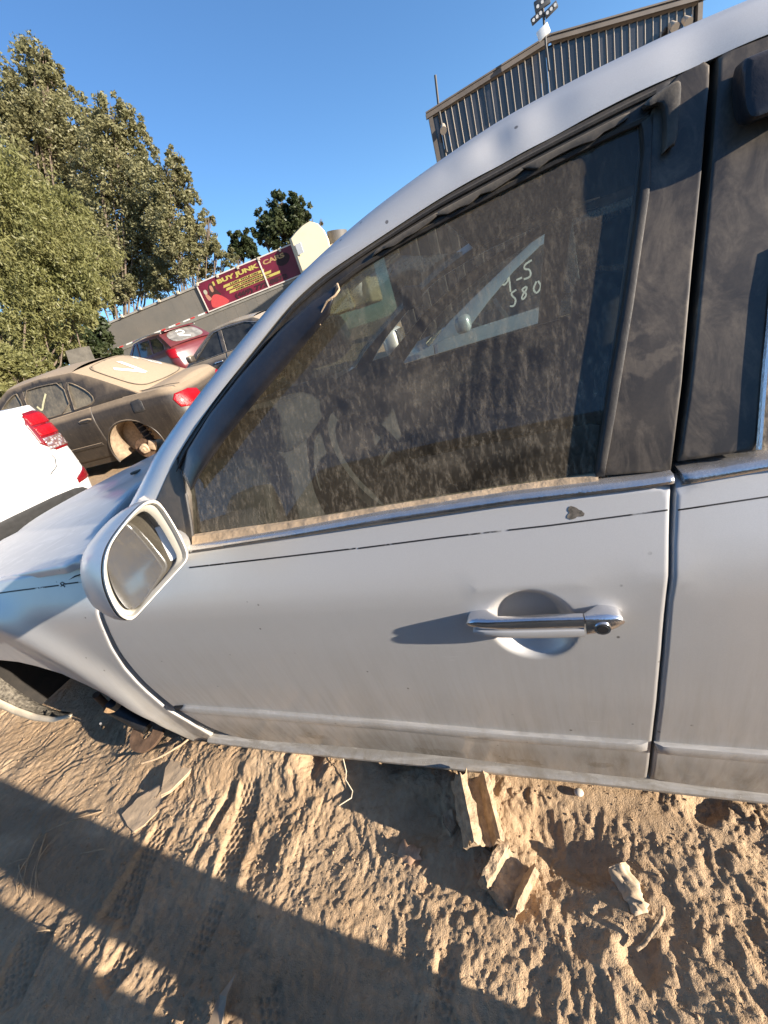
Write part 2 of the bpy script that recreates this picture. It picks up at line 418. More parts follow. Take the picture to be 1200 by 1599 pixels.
# ------------------------------------------------------------------ materials of the near car
_z = [0, .05, .12, .20, .30, .42, .55, .64, .675, .70, .76, .80, .86]; _s = [.530, .512, .494, .480, .467, .4575, .4535, .4545, .4565, .4665, .4930, .5095, .534]
zz_ = np.linspace(0, .86, 431); ss_ = np.interp(zz_, _z, _s)
kk = np.exp(-np.linspace(-2, 2, 9) ** 2); kk /= kk.sum(); ss_ = np.convolve(np.pad(ss_, 4, mode='reflect', reflect_type='odd'), kk, 'valid')
HC = [None]
def body_s(x, z):
    y = np.interp(z, zz_, ss_) if z <= .86 else ss_[-1] + .42 * (z - .86)
    if x < -.95: y += .030 * (-.95 - x) ** 1.6
    if x < -1.15: y += -.020 * math.exp(-((math.hypot(x + 1.62, z - .26) - .42) / .07) ** 2)     # flare round the wheel arch
    if HC[0] is not None:
        cx_, cz_, rx, rz = HC[0]; d = math.hypot((x - cx_) / rx, (z - cz_) / rz)
        if d < 1.12: k = min(1, max(0, (1.12 - d) / .42)); y += .026 * k * k * (3 - 2 * k)
    return float(y)
def glass_s(x, z): return .521 + .40 * (z - .81) + .03 * max(0, z - .95) ** 2 + (.05 * max(0, -x - .25) ** 2)
cup = on(831, 978, lambda x, z: body_s(x, z)); c0 = on(770, 978, lambda x, z: body_s(x, z)); c1 = on(831, 926, lambda x, z: body_s(x, z))
HC[0] = (cup[0], cup[2], abs(cup[0] - c0[0]), abs(c1[2] - cup[2]))

t = NT('silver_paint'); p = t.pos()
fl = t.noise(p, 900, 2, .5); bl = t.noise(p, 4.5, 6, .6); fine = t.noise(p, 45, 5, .7)
st = t.ramp(t.noise(t.pos((30, 30, 2.0), (0, .16, 0)), 1.0, 6, .65, .5), [(.42, 0.0), (.72, 1.0)])
st2 = t.ramp(t.noise(t.pos((110, 110, 5.0), (0, .2, 0)), 1.0, 4, .6, .3), [(.48, 0.0), (.75, 1.0)])
x_, y_, z_ = t.sep()
lo = t.n('ShaderNodeMapRange'); lo.inputs[1].default_value = .64; lo.inputs[2].default_value = .20; t.l(z_, lo.inputs[0])
lw = t.math('POWER', lo.outputs[0], 1.3)
vlo = t.n('ShaderNodeMapRange'); vlo.inputs[1].default_value = .255; vlo.inputs[2].default_value = .225; t.l(z_, vlo.inputs[0])
a = t.math('MULTIPLY', lw, t.math('ADD', .26, t.math('ADD', t.math('MULTIPLY', st, .50), t.math('MULTIPLY', st2, .40))))
a = t.math('ADD', a, t.math('MULTIPLY', vlo.outputs[0], .22))
a = t.math('ADD', a, t.math('MULTIPLY', t.ramp(bl, [(.45, 0.0), (.8, 1.0)]), .13))
nx, ny, nz = t.sep(t.n('ShaderNodeNewGeometry').outputs['Normal'])
a = t.math('ADD', a, t.math('MULTIPLY', t.ramp(nz, [(.5, 0.0), (1.0, 1.0)]), .12))
mp_ = t.ellipses([(-.30, .165, .06, .02, .2), (-.10, .17, .03, .012, 0), (-.62, .20, .05, .015, 0), (.04, .19, .02, .015, .5), (-.18, .27, .05, .02, .1)], 'xz', .03, 30)
a = t.math('ADD', a, t.math('MULTIPLY', mp_, .30))
cl = t.n('ShaderNodeClamp'); t.l(a, cl.inputs[0]); a = cl.outputs[0]
pc = t.mix(fl, (.515, .51, .50), (.62, .615, .60))
dc = t.mix(fine, (.17, .15, .12), (.27, .24, .195))
col = t.mix(a, pc, dc)
col = t.mix(t.math('MULTIPLY', t.math('MULTIPLY', st2, lo.outputs[0]), .38), col, (.60, .57, .52))
sc_ = t.ramp(t.noise(t.pos((6, 6, 60), (0, .35, 0)), 1.0, 3, .5, 1.5), [(.735, 0.0), (.75, .35)])
col = t.mix(sc_, col, (.70, .69, .67))
spk = t.n('ShaderNodeTexVoronoi', feature='F1'); spk.inputs['Scale'].default_value = 26; t.l(p, spk.inputs['Vector'])
col = t.mix(t.math('MULTIPLY', t.ramp(spk.outputs['Distance'], [(.055, 1.0), (.075, 0.0)]), t.ramp(bl, [(.52, 0.0), (.56, .8)])), col, (.10, .09, .08))
spv = t.n('ShaderNodeTexVoronoi', feature='F1'); spv.inputs['Scale'].default_value = 230; t.l(p, spv.inputs['Vector'])
band = t.n('ShaderNodeMapRange'); band.inputs[1].default_value = .24; band.inputs[2].default_value = .11; t.l(z_, band.inputs[0])
sden = t.ramp(t.noise(t.pos((9, 9, 9)), 1.0, 3, .6), [(.50, 0.0), (.62, 1.0)])
col = t.mix(t.math('MULTIPLY', t.math('MULTIPLY', t.ramp(spv.outputs['Distance'], [(.16, 1.0), (.24, 0.0)]), band.outputs[0]), sden), col, (.62, .58, .50))
hood_ = t.math('MULTIPLY', t.ramp(nz, [(.80, 0.0), (.95, 1.0)]), t.ramp(t.noise(t.pos((5, 24, 5), (0, 0, .5)), 1.0, 6, .7, 1.4), [(.50, 0.0), (.64, .75)]))
col = t.mix(hood_, col, (.72, .70, .66))
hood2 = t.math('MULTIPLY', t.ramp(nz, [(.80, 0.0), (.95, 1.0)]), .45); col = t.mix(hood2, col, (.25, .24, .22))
PAINT = t.done(t.bsdf(col, t.math('ADD', .42, t.math('MULTIPLY', a, .40)), t.math('MULTIPLY', t.math('SUBTRACT', 1.0, a), .32), .5, .28, t.bump(fine, .05, .002)))

BLACK = dusty('black_trim', (.012, .012, .014), (.30, .245, .175), amount=.42, rough=.45, up=.5, scale=5)
t = NT('dusty_black_applique'); p = t.pos()
f = t.noise(p, 7, 6, .6, .8); g = t.noise(t.pos((26, 26, 8), (0, .5, 0)), 1.0, 7, .7, 1.2); pr = t.ellipses([(.105, .935, .028, .012, .4), (.135, .925, .02, .013, -.6), (.12, .96, .03, .008, .1), (.085, 1.0, .008, .007, 0), (.165, .930, .018, .010, .3)], 'xz', .02, 90)
a = t.math('ADD', t.math('MULTIPLY', t.ramp(f, [(.3, .1), (.75, .48)]), .40), t.math('MULTIPLY', t.ramp(g, [(.45, 0.0), (.7, .55)]), .34))
a = t.math('ADD', a, t.math('MULTIPLY', pr, .13)); fi = t.noise(p, 260, 3, .6); a = t.math('MULTIPLY', a, t.math('ADD', .7, t.math('MULTIPLY', fi, .6)))
col = t.mix(a, (.012, .012, .013), (.40, .32, .23)); APPL = t.done(t.bsdf(col, t.math('ADD', .32, t.math('MULTIPLY', a, .5)), 0, .5, 0))
RUBBER = dusty('weatherstrip_rubber', (.010, .010, .012), (.30, .25, .18), amount=.13, rough=.5, up=.22, scale=14)
GLOSSBLK = dusty('glossy_smoked_plastic', (.008, .009, .013), (.25, .2, .15), amount=.10, rough=.30, up=.12, scale=9)
CHROME = dusty('chrome', (.66, .65, .64), (.42, .33, .23), amount=.12, rough=.08, metal=1.0, up=.16, scale=22)
HCHROME = dusty('handle_chrome', (.72, .72, .74), (.42, .34, .25), amount=.05, rough=.06, metal=1.0, up=.06, scale=18)
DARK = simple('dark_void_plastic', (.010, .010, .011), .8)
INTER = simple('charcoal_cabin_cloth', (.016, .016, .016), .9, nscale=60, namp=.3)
INTER2 = simple('grey_cabin_plastic', (.10, .10, .098), .7, nscale=20, namp=.2)
SANDY = simple('sand_caked_surface', (.42, .31, .20), .95, nscale=30, namp=.25, bumps=.5)
RUST = simple('rusty_iron', (.13, .08, .05), .8, metal=.3, nscale=25, namp=.45, bumps=.5)
WHITEP = simple('cream_mirror_rim_paint', (.56, .53, .45), .4, coat=.2, nscale=40, namp=.06)

def glass_mat(name, tint=(.42, .47, .42), dust=.30, wipes=(), smear=(), streak=1.0, dustcol=(.46, .385, .28), ior=1.5, zr=None):
    t = NT(name); p = t.pos()
    s1 = t.ramp(t.noise(t.pos((120, 120, 4.0), (0, .10, 0)), 1.0, 6, .7, .25), [(.50, 0.0), (.70, 1.0)])
    s2 = t.ramp(t.noise(t.pos((190, 190, 9), (0, .06, 0)), 1.0, 4, .6, .2), [(.5, 0.0), (.72, 1.0)])
    b = t.ramp(t.noise(p, 5, 5, .6, .6), [(.28, 0.0), (.72, 1.0)]); sp = t.ramp(t.noise(p, 380, 3, .7), [(.52, 0.0), (.72, 1.0)])
    d = t.math('ADD', t.math('MULTIPLY', b, dust * .30), dust * .32)
    d = t.math('ADD', d, t.math('MULTIPLY', sp, dust * .35))
    ss = t.math('MULTIPLY', t.math('ADD', s1, t.math('MULTIPLY', s2, .6)), dust * 1.35 * streak)
    if zr:
        x, y, z = t.sep(); mr = t.n('ShaderNodeMapRange'); mr.inputs[1].default_value = zr[1]; mr.inputs[2].default_value = zr[0]; t.l(z, mr.inputs[0]); ss = t.math('MULTIPLY', ss, t.math('ADD', .35, t.math('MULTIPLY', mr.outputs[0], .65)))
    d = t.math('ADD', d, ss)
    if wipes: d = t.math('MULTIPLY', d, t.math('SUBTRACT', 1.0, t.math('MULTIPLY', t.ellipses(list(wipes), 'xz', .009, 40), .46)))
    if smear: d = t.math('ADD', d, t.math('MULTIPLY', t.ellipses(list(smear), 'xz', .02, 22), .07))
    cl = t.n('ShaderNodeClamp'); t.l(d, cl.inputs[0])
    tr = t.n('ShaderNodeBsdfTransparent'); tr.inputs[0].default_value = (*tint, 1)
    gl = t.n('ShaderNodeBsdfGlossy'); gl.inputs['Roughness'].default_value = .02; gl.inputs['Color'].default_value = (.9, .95, 1, 1)
    fr = t.n('ShaderNodeFresnel'); t.l(t.math('POWER', ior, t.math('SUBTRACT', 1.0, t.math('MULTIPLY', t.n('ShaderNodeNewGeometry').outputs['Backfacing'], 2.0))), fr.inputs['IOR'])
    m1 = t.n('ShaderNodeMixShader'); t.l(fr.outputs[0], m1.inputs[0]); t.l(tr.outputs[0], m1.inputs[1]); t.l(gl.outputs[0], m1.inputs[2])
    df = t.n('ShaderNodeBsdfDiffuse'); df.inputs[0].default_value = (*dustcol, 1)
    m2 = t.n('ShaderNodeMixShader'); t.l(cl.outputs[0], m2.inputs[0]); t.l(m1.outputs[0], m2.inputs[1]); t.l(df.outputs[0], m2.inputs[2])
    return t.done(m2.outputs[0])
def gpt(px, py): q = on(px, py, glass_s, .014); return q[0], q[2]
def wipe(px, py, rx, rz, an): x, z = gpt(px, py); return (x, z, rx, rz, an)
WIN = glass_mat('dusty_door_glass', (.50, .55, .50), .20, zr=(.80, 1.16), wipes=[wipe(537, 632, .010, .016, .2), wipe(625, 640, .035, .016, -.5), wipe(660, 690, .030, .013, -.6), wipe(760, 738, .050, .016, .45), wipe(815, 720, .030, .014, .35),
     wipe(565, 760, .006, .016, -.1), wipe(580, 560, .03, .035, 0), wipe(590, 500, .016, .06, .0), wipe(630, 470, .008, .06, .5), wipe(775, 590, .007, .08, -.2), wipe(800, 560, .009, .09, -.2), wipe(745, 600, .007, .09, -.3), wipe(720, 640, .006, .05, -.3), wipe(835, 560, .012, .02, .2)],
     smear=[wipe(650, 620, .05, .03, .3), wipe(560, 690, .03, .02, 0), wipe(690, 720, .03, .010, 0)])
# ================================================================== THE NEAR SILVER SEDAN
car = empty('silver_sedan', (-.4, 1.4, 0)); tag(car, 'large silver sedan filling the photo, dusty driver side with chrome door handle and wing mirror', 'car')
def P(o):   # parts are modelled in place; keep their world position under the root
    o.matrix_parent_inverse = Matrix.Translation(-Vector((-.4, 1.4, 0))); return o
_oc = car
def under(o, root, rootloc=(-.4, 1.4, 0)):
    o.parent = root; o.matrix_parent_inverse = Matrix.Translation(-Vector(rootloc)); return o
def part(o): return under(o, car)
def sub(o, par): o.parent = par; return o      # par has identity local transform
S3 = side3d(body_s)
# ---- front door
dtop = [(236, 872), (300, 862), (450, 837), (600, 814), (800, 785), (1049, 757)]
dr = [(1046, 850), (1040, 940), (1030, 1060), (1018, 1165), (1011, 1218)]
db = [(900, 1207), (700, 1182), (520, 1165), (400, 1157), (365, 1151)]
dl = [(330, 1138), (300, 1122), (270, 1104), (235, 1075), (200, 1038), (178, 1003), (163, 968), (160, 930), (180, 895)]
out = [tuple(q) for q in smooth_poly(xz(dtop + dr + db + dl, body_s), 2, True, keep=(0, 5, 10))]
door = part(panel('front_door', out, S3, PAINT, step=.022, seg=.012, r=.004, thick=.03, dense=[(HC[0][0], HC[0][1], HC[0][2] * 1.25, HC[0][3] * 1.3, .0045)], rings=(.3, 1.0, 1.6, 3.0)))
# ---- rear door
rt = [(1057, 755), (1200, 727), (1500, 690)]; rr_ = [(1500, 1290)]; rb = [(1200, 1241), (1016, 1219)]; rl = [(1023, 1165), (1035, 1060), (1045, 940), (1052, 850)]
rdo = xz(rt + rr_ + rb + rl, body_s); rdo[2] = (.95, rdo[1][1] + .01); rdo[3] = (.95, .11)
rdoor = part(panel('rear_door', rdo, S3, PAINT, step=.03, seg=.015, r=.004, thick=.03, rings=(.3, 1.0, 1.6, 3.0)))
# ---- fender with arch
fa = [(320, 1161), (280, 1146), (240, 1126), (195, 1100), (150, 1075), (100, 1052), (60, 1040), (30, 1033), (0, 1030)]
fl_ = [(330, 1150), (296, 1130), (264, 1111), (229, 1082), (194, 1045), (172, 1010), (157, 975), (152, 935), (165, 900), (205, 872), (226, 866)]
A = xz(fa, body_s, .004); B = xz(fl_, body_s)
xarc, zarc = A[-1]
# the arch goes on beyond the frame, round the wheel centre
wc = (-1.62, .20)
front = [(xarc - .22, zarc - .025), (xarc - .36, zarc - .11), (xarc - .42, zarc - .30), (-2.62, .16), (-2.62, .58), (-2.2, .68)]
tp = xz([(0, 908), (60, 896), (100, 889), (125, 876), (143, 856), (160, 826), (187, 806), (215, 780), (232, 790)], body_s)
fo = A + front + tp + B[::-1]
fender = part(panel('front_fender', fo, S3, PAINT, step=.025, seg=.013, r=.0045, thick=.03, rings=(.3, 1.0, 1.6, 3.0)))
# folded lip of the arch
lipV = []; lipF = []
arch = smooth_poly(A + front[:3], 2, False)
for i, (x, z) in enumerate(arch):
    y = body_s(x, z) + .004; n = Vector((x - wc[0], 0, z - wc[1])).normalized()
    for (o, d) in ((0, 0), (.004, .002), (.016, .006), (.05, .0)): lipV.append((x - n.x * o * .9, y + d + o * .5, z - n.z * o * .9 if o < .04 else z - n.z * .006))
k = 4
for i in range(len(arch) - 1):
    for j in range(k - 1): lipF.append((i * k + j, (i + 1) * k + j, (i + 1) * k + j + 1, i * k + j + 1))
sub(mesh('arch_lip', lipV, lipF, PAINT, None, auto=60), fender)
# ---- sill
sv = []; sf = []; xs = list(np.linspace(-1.075, 1.0, 60)); prof = [(.030, .105), (.004, .100), (-.004, .094), (-.004, .086), (.004, .078), (.012, .070), (.06, .052), (.2, .05)]
for x in xs:
    zb = np.interp(x, [-1.075, -.8, 0, .4, 1], [.082, .078, .092, .092, .092]); 
    for dy, z in prof:
        z2 = z - .088 + zb + .0; sv.append((x, .497 + dy, z2))
k = len(prof)
for i in range(len(xs) - 1):
    for j in range(k - 1): sf.append((i * k + j, (i + 1) * k + j, (i + 1) * k + j + 1, i * k + j + 1))
part(mesh('sill', sv, sf, PAINT, None, auto=50))
#fl2 = xz([(318, 1160), (345, 1152), (372, 1153), (392, 1160), (420, 1163), (360, 1166)], body_s)
# ---- body side mouldings
def strip_on(name, top, bot, surf, proud, mt, par=None, r=.006, seg=.012, step=.02, thick=None, smooth=0):
    P_ = xz(top, surf) + xz(bot[::-1], surf)
    o = panel(name, P_, side3d(surf, -proud), mt, step=step, seg=seg, r=r, thick=thick or proud + .002)
    return part(o) if par is None else sub(o, par)
strip_on('side_moulding', [(287, 1101), (400, 1108), (600, 1124), (800, 1142), (1012, 1157)], [(280, 1106), (300, 1111), (400, 1120), (600, 1136), (800, 1155), (1011, 1170)], body_s, .009, PAINT, door, r=.007)
strip_on('side_moulding', [(1022, 1158), (1200, 1172), (1500, 1200)], [(1026, 1172), (1200, 1187), (1500, 1215)], body_s, .009, PAINT, rdoor, r=.007)
strip_on('moulding_tip', [(273, 1102), (287, 1101)], [(278, 1108), (288, 1109)], body_s, .007, DARK, door, r=.003)
# ---- pinstripe tape, broken and peeling in places
t = NT('worn_pinstripe'); pf = t.ramp(t.noise(t.pos(), 30, 3, .6), [(.33, 0.0), (.42, 1.0)])
tr = t.n('ShaderNodeBsdfTransparent'); df = t.bsdf((.018, .018, .02), .6); mx = t.n('ShaderNodeMixShader'); t.l(pf, mx.inputs[0]); t.l(tr.outputs[0], mx.inputs[1]); t.l(df, mx.inputs[2]); PIN = t.done(mx.outputs[0])
def pinstripe(pts, par, w=2.2, name='pinstripe'):
    for a, b in zip(pts[:-1], pts[1:]):
        strip_on(name, [(a[0], a[1] - w / 2), (b[0], b[1] - w / 2)], [(a[0], a[1] + w / 2), (b[0], b[1] + w / 2)], body_s, .0008, PIN, par, r=0, thick=.0004)
pinstripe([(296, 886), (420, 872), (556, 856)], door); pinstripe([(560, 856), (700, 838), (860, 820), (1043, 796)], door); pinstripe([(1059, 796), (1200, 775), (1320, 760)], rdoor); pinstripe([(0, 926), (92, 914)], fender); pinstripe([(101, 912), (139, 907)], fender)
for k, pp in enumerate([[(94, 911), (97, 915), (100, 911), (97, 909), (94, 911)], [(95, 916), (98, 913), (101, 917)]]):
    pts = [on(a, b, body_s, -.001) for a, b in pp]; sub(tube_obj('stripe_curl', pts, .0009, BLACK, None, 5), fender)
# chipped paint patch
ch = []
random.seed(4)
for k in range(26):
    a = 2 * math.pi * k / 26; rr = 1 + .28 * math.sin(3 * a + 1) + random.uniform(-.12, .12); ch.append((898 + 13 * rr * math.cos(a), 801 + 9 * rr * math.sin(a)))
CHIP = simple('bare_primer_chip', (.12, .105, .085), .8, nscale=160, namp=.6)
sub(panel('paint_chip', xz(ch, body_s), side3d(body_s, -.0006), CHIP, step=.008, seg=.004, r=0, thick=0), door)
# ---- door handle
hs = body_s
def hy(x, z): return HY0
HY0 = .4545
L0 = at_y(724, 977, .418); L1 = at_y(980, 977, .425); zc = (at_y(850, 980, .429)[2])
hx0, hx1 = L0[0], L1[0]; hl = hx1 - hx0
def handle_section(u):       # u 0..1 along; returns y front, z centre, half height
    y = .427 + .008 * abs(2 * u - 1) ** 5
    return y
def bar(name, u0, u1, zlo, zhi, mt, par, proud=0.0, n=34, capround=(0, 0)):
    V = []; F = []; m = 14
    for i in range(n + 1):
        u = u0 + (u1 - u0) * i / n; x = hx0 + hl * u; yf = handle_section(u) - proud
        e = 1.0
        if capround[0] and u - u0 < capround[0]: e = math.sqrt(max(1e-3, 1 - (1 - (u - u0) / capround[0]) ** 2))
        if capround[1] and u1 - u < capround[1]: e = math.sqrt(max(1e-3, 1 - (1 - (u1 - u) / capround[1]) ** 2))
        zm = (zlo(u) + zhi(u)) / 2; hh = (zhi(u) - zlo(u)) / 2 * e; dp = .014 + .020 * min(1, max(0, (abs(2 * u - 1) - .55) / .2))
        for j in range(m):
            a = 2 * math.pi * j / m; ca, sa = math.cos(a), math.sin(a)
            sx = abs(ca) ** .4 * (1 if ca > 0 else -1); sz = abs(sa) ** .5 * (1 if sa > 0 else -1)
            V.append((x, yf + dp / 2 * (1 - sx), zm + hh * sz))
    for i in range(n):
        for j in range(m): F.append((i * m + j, i * m + (j + 1) % m, (i + 1) * m + (j + 1) % m, (i + 1) * m + j))
    F.append(tuple(range(m))); F.append(tuple(range(n * m + m - 1, n * m - 1, -1)))
    return sub(mesh(name, V, F, mt, None, auto=45), par)
ztop = lambda u: zc + .0165 - .010 * (2 * u - 1) ** 2 * .3; zbot = lambda u: zc - .0200 + .006 * (2 * u - 1) ** 2
handle = bar('door_handle', .0, .765, lambda u: zc - .0035, ztop, HCHROME, door, 0, 44, (.10, 0))
handle_low = bar('handle_grip', .035, .760, zbot, lambda u: zc - .0035, PAINT, door, .0015, 44, (.06, 0))
cap = bar('lock_cap', .772, 1.0, lambda u: zbot(u) + .001, ztop, HCHROME, door, .0, 24, (0, .13))
bm = bmesh.new(); kx = hx0 + hl * .865; ky = handle_section(.865)
cyl_bm(bm, .0115, .0100, (kx, ky + .006, zc - .003), (kx, ky - .003, zc - .003), 28); sub(from_bm('lock_ring', bm, HCHROME, None, auto=40), door)
bm = bmesh.new(); cyl_bm(bm, .0070, .0070, (kx, ky, zc - .003), (kx, ky - .0036, zc - .003), 24); sub(from_bm('keyhole', bm, DARK, None, auto=40), door)
# ---- chrome belt mouldings
def belt_y(x, z): return .496
strip_on('belt_moulding', [(300, 849), (450, 824), (600, 797), (800, 766), (1000, 742), (1048, 735)], [(302, 858), (450, 836), (600, 813), (800, 782), (1000, 757), (1052, 749)], lambda x, z: .514 + .30 * (z - .79), .016, CHROME, None, r=.006, seg=.006, step=.012, thick=.035)
strip_on('belt_moulding', [(1060, 733), (1200, 709), (1500, 670)], [(1060, 752), (1200, 727), (1500, 690)], lambda x, z: .514 + .30 * (z - .79), .016, CHROME, None, r=.006, seg=.006, step=.012, thick=.035)
# sandy ledge above the chrome
strip_on('belt_weatherstrip', [(300, 838), (450, 817), (600, 792), (800, 760), (935, 742)], [(300, 858), (450, 834), (600, 808), (800, 777), (935, 758)], lambda x, z: .515 + .9 * (z - .80), .0, SANDY, None, r=0, seg=.02, thick=.01)
# ---- glass house: layers on glass_s
G3 = lambda e: side3d(glass_s, e)
def gxz(pts, off=0.0): return xz(pts, glass_s, off)
glass_o = gxz([(262, 850), (285, 765), (350, 660), (480, 505), (540, 430), (700, 325), (900, 225), (1022, 165), (1000, 420), (955, 760), (700, 800), (400, 850)], .007)
dglass = part(panel('door_window', glass_o, G3(.007), WIN, step=.05, seg=.05, r=0, thick=0))
# B pillar applique (front door)
fr = [(1022, 172), (1060, 150), (1107, 95), (1109, 110), (1098, 250), (1082, 420), (1066, 600), (1049, 736), (940, 745), (960, 600), (985, 420), (1003, 300)]
fr = [(1060, 116), (1100, 93), (1110, 100), (1109, 130), (1098, 260), (1082, 420), (1066, 600), (1049, 736), (941, 744), (955, 640), (977, 470), (1000, 300), (1014, 185), (1028, 150)]
part(panel('pillar_applique', gxz(fr), G3(0), APPL, step=.03, seg=.012, r=.0025, thick=.03, rings=(.3, 1.0, 1.6, 3.0)))
# slim rubber run between glass and applique
ru = [(1003, 190), (1022, 175), (1016, 300), (990, 480), (962, 650), (945, 745), (931, 746), (952, 600), (975, 470), (997, 320), (1006, 230)]
part(panel('window_run', gxz(ru, -.002), G3(-.003), RUBBER, step=.03, seg=.012, r=.003, thick=.02))
# upper black frame strip between roof rail and glass
ui = [(283, 762), (300, 722), (345, 650), (400, 578), (470, 500), (520, 452), (560, 420), (640, 372), (720, 330), (800, 288), (900, 238), (960, 208), (1012, 186)]
uo = [(274, 725), (284, 700), (315, 653), (350, 604), (400, 542), (455, 472), (504, 430), (546, 402), (620, 353), (696, 303), (787, 253), (879, 203), (971, 155), (1030, 125), (1112, 88)]
uclose = [(1108, 96), (1060, 118), (1028, 152)]
part(panel('upper_frame', gxz(uo + uclose + ui[::-1]), G3(0.001), RUBBER, step=.02, seg=.01, r=.003, thick=.025))
# ribbed channel inside the frame
def lerp_curve(A_, B_, tt, n=60):
    def rs(Pt):
        Pt = np.array(Pt, float); d = np.r_[0, np.cumsum(np.hypot(*np.diff(Pt, axis=0).T))]; s = np.linspace(0, d[-1], n); return np.stack([np.interp(s, d, Pt[:, 0]), np.interp(s, d, Pt[:, 1])], 1)
    a = rs(A_); b = rs(B_); return a + (b - a) * tt
for tt, rad in ((.30, .0028), (.97, .004)):
    cv = lerp_curve(uo[:-1], ui, tt); pts = [on(a, b, glass_s, -.001 if tt < .9 else .004) for a, b in cv]
    part(tube_obj('frame_seal', pts, rad, RUBBER, None, 6))
# torn adhesive remains of the missing deflector
random.seed(8)
top_ = lerp_curve(uo[:-1], ui, .52, 50); bot_ = lerp_curve(uo[:-1], ui, .80, 50); i0 = 24
low = [(b[0] + random.uniform(-2, 2), b[1] + random.choice([-1, 0, 0, 1, 4, -5]) + random.uniform(-1.5, 1.5)) for b in bot_[i0:-2]]
TORN = dusty('torn_adhesive_strip', (.014, .013, .012), (.34, .28, .20), amount=.24, rough=.6, up=.35, scale=16)
part(panel('torn_adhesive', gxz([tuple(q) for q in top_[i0:-2]] + low[::-1], -.004), G3(-.005), TORN, step=.012, seg=.006, r=.0015, thick=.006))
# remaining hooked corner piece
hk = [(1005, 160), (1040, 135), (1060, 123), (1066, 128), (1064, 160), (1058, 225), (1047, 229), (1038, 237), (1041, 214), (1040, 170), (1032, 158), (1012, 168)]
part(panel('deflector_stub', [tuple(q) for q in smooth_poly(gxz(hk, -.012), 1, True, keep=(4, 6, 7))], G3(-.013), TORN, step=.012, seg=.006, r=.003, thick=.014))
# rain deflector still on the front part (bulging smoked plastic)
do_ = [(288, 742), (295, 705), (330, 648), (380, 585), (440, 517), (490, 472), (528, 446)]
di_ = [(300, 765), (312, 742), (352, 686), (404, 622), (452, 566), (488, 522), (500, 505), (503, 486), (512, 472), (526, 462)]
a_ = lerp_curve(do_, di_[:7], 0, 60); b_ = lerp_curve(do_, di_[:7], 1, 60)
V = []; F = []; m = 10
for i in range(60):
    s = i / 59
    for j in range(m + 1):
        w = j / m; px_, py_ = a_[i] + (b_[i] - a_[i]) * w
        if s > .93: px_, py_ = px_ + (s - .93) / .07 * 14 * w, py_ - (s - .93) / .07 * 16 * w
        bul = -.004 - .019 * math.sin(math.pi * (.12 + .62 * w)) * min(1, .35 + s * 5) ; q = on(px_, py_, glass_s, bul)
        V.append(q)
for i in range(59):
    for j in range(m): F.append((i * (m + 1) + j, i * (m + 1) + j + 1, (i + 1) * (m + 1) + j + 1, (i + 1) * (m + 1) + j))
dfl = mesh('rain_deflector', V, F, GLOSSBLK, None, smooth=True); md = dfl.modifiers.new('t', 'SOLIDIFY'); md.thickness = .003; md.offset = 1
part(dfl)
# curled broken end of the deflector
pts = [on(*q, glass_s, o) for q, o in (((500, 507), -.02), ((503, 487), -.025), ((511, 470), -.026), ((524, 461), -.028), ((530, 452), -.024), ((527, 443), -.018))]
part(tube_obj('deflector_edge', pts, .0016, SANDY, None, 6))
# sail panel at the mirror
sl = [(243, 783), (262, 740), (276, 715), (286, 745), (296, 775), (301, 850), (262, 862), (250, 856), (240, 820)]
part(panel('mirror_sail', gxz(sl), G3(-.003), BLACK, step=.02, seg=.012, r=.003, thick=.02))
part(tube_obj('sail_seal', [on(a, b, glass_s, -.003) for a, b in [(285, 735), (291, 775), (298, 815), (302, 848)]], .0035, RUBBER, None, 6))
# rear door black pillar panel + chrome run + rear glass
rp = [(1122, 84), (1132, 78), (1300, 14), (1262, 200), (1206, 440), (1194, 580), (1184, 704), (1060, 722), (1078, 600), (1096, 420), (1112, 250), (1122, 110)]
part(panel('rear_applique', gxz(rp), G3(.0), APPL, step=.03, seg=.012, r=.003, thick=.03, rings=(.3, 1.0, 1.6, 3.0)))
part(tube_obj('rear_chrome_run', [on(a, b, glass_s, -.002) for a, b in [(1222, 380), (1208, 450), (1196, 570), (1186, 702)]], .0028, CHROME, None, 6))
part(panel('rear_window', gxz([(1225, 200), (1500, 100), (1500, 690), (1180, 712), (1196, 570)], .012), G3(.012), glass_mat('rear_door_glass', (.2, .22, .2), .45), step=.1, seg=.1, r=0, thick=0))
sf_ = [(1162, 92), (1175, 84), (1290, 40), (1290, 150), (1205, 176), (1178, 187), (1166, 180), (1160, 150)]
part(panel('rear_deflector', [tuple(q) for q in smooth_poly(gxz(sf_, -.028), 2, True, keep=(2, 3))], G3(-.030), GLOSSBLK, step=.02, seg=.01, r=.006, thick=.024))
# dark backing behind the door gap
bk = [(1100, 60), (1135, 60), (1118, 300), (1088, 560), (1066, 735), (1062, 850), (1052, 1010), (1032, 1165), (1022, 1225), (1000, 1222), (1012, 1165), (1032, 1000), (1042, 850), (1044, 735), (1068, 520), (1090, 300)]
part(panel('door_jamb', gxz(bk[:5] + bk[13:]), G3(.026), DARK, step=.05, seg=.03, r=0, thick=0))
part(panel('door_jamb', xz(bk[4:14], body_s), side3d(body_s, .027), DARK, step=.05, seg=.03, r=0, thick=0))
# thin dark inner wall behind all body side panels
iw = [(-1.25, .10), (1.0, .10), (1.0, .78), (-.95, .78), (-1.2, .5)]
part(panel('inner_side', iw, side3d(lambda x, z: body_s(x, z) if HC[0] is None else min(.53, body_s(-.8, z)), .05), DARK, step=.1, seg=.1, r=0, thick=0))
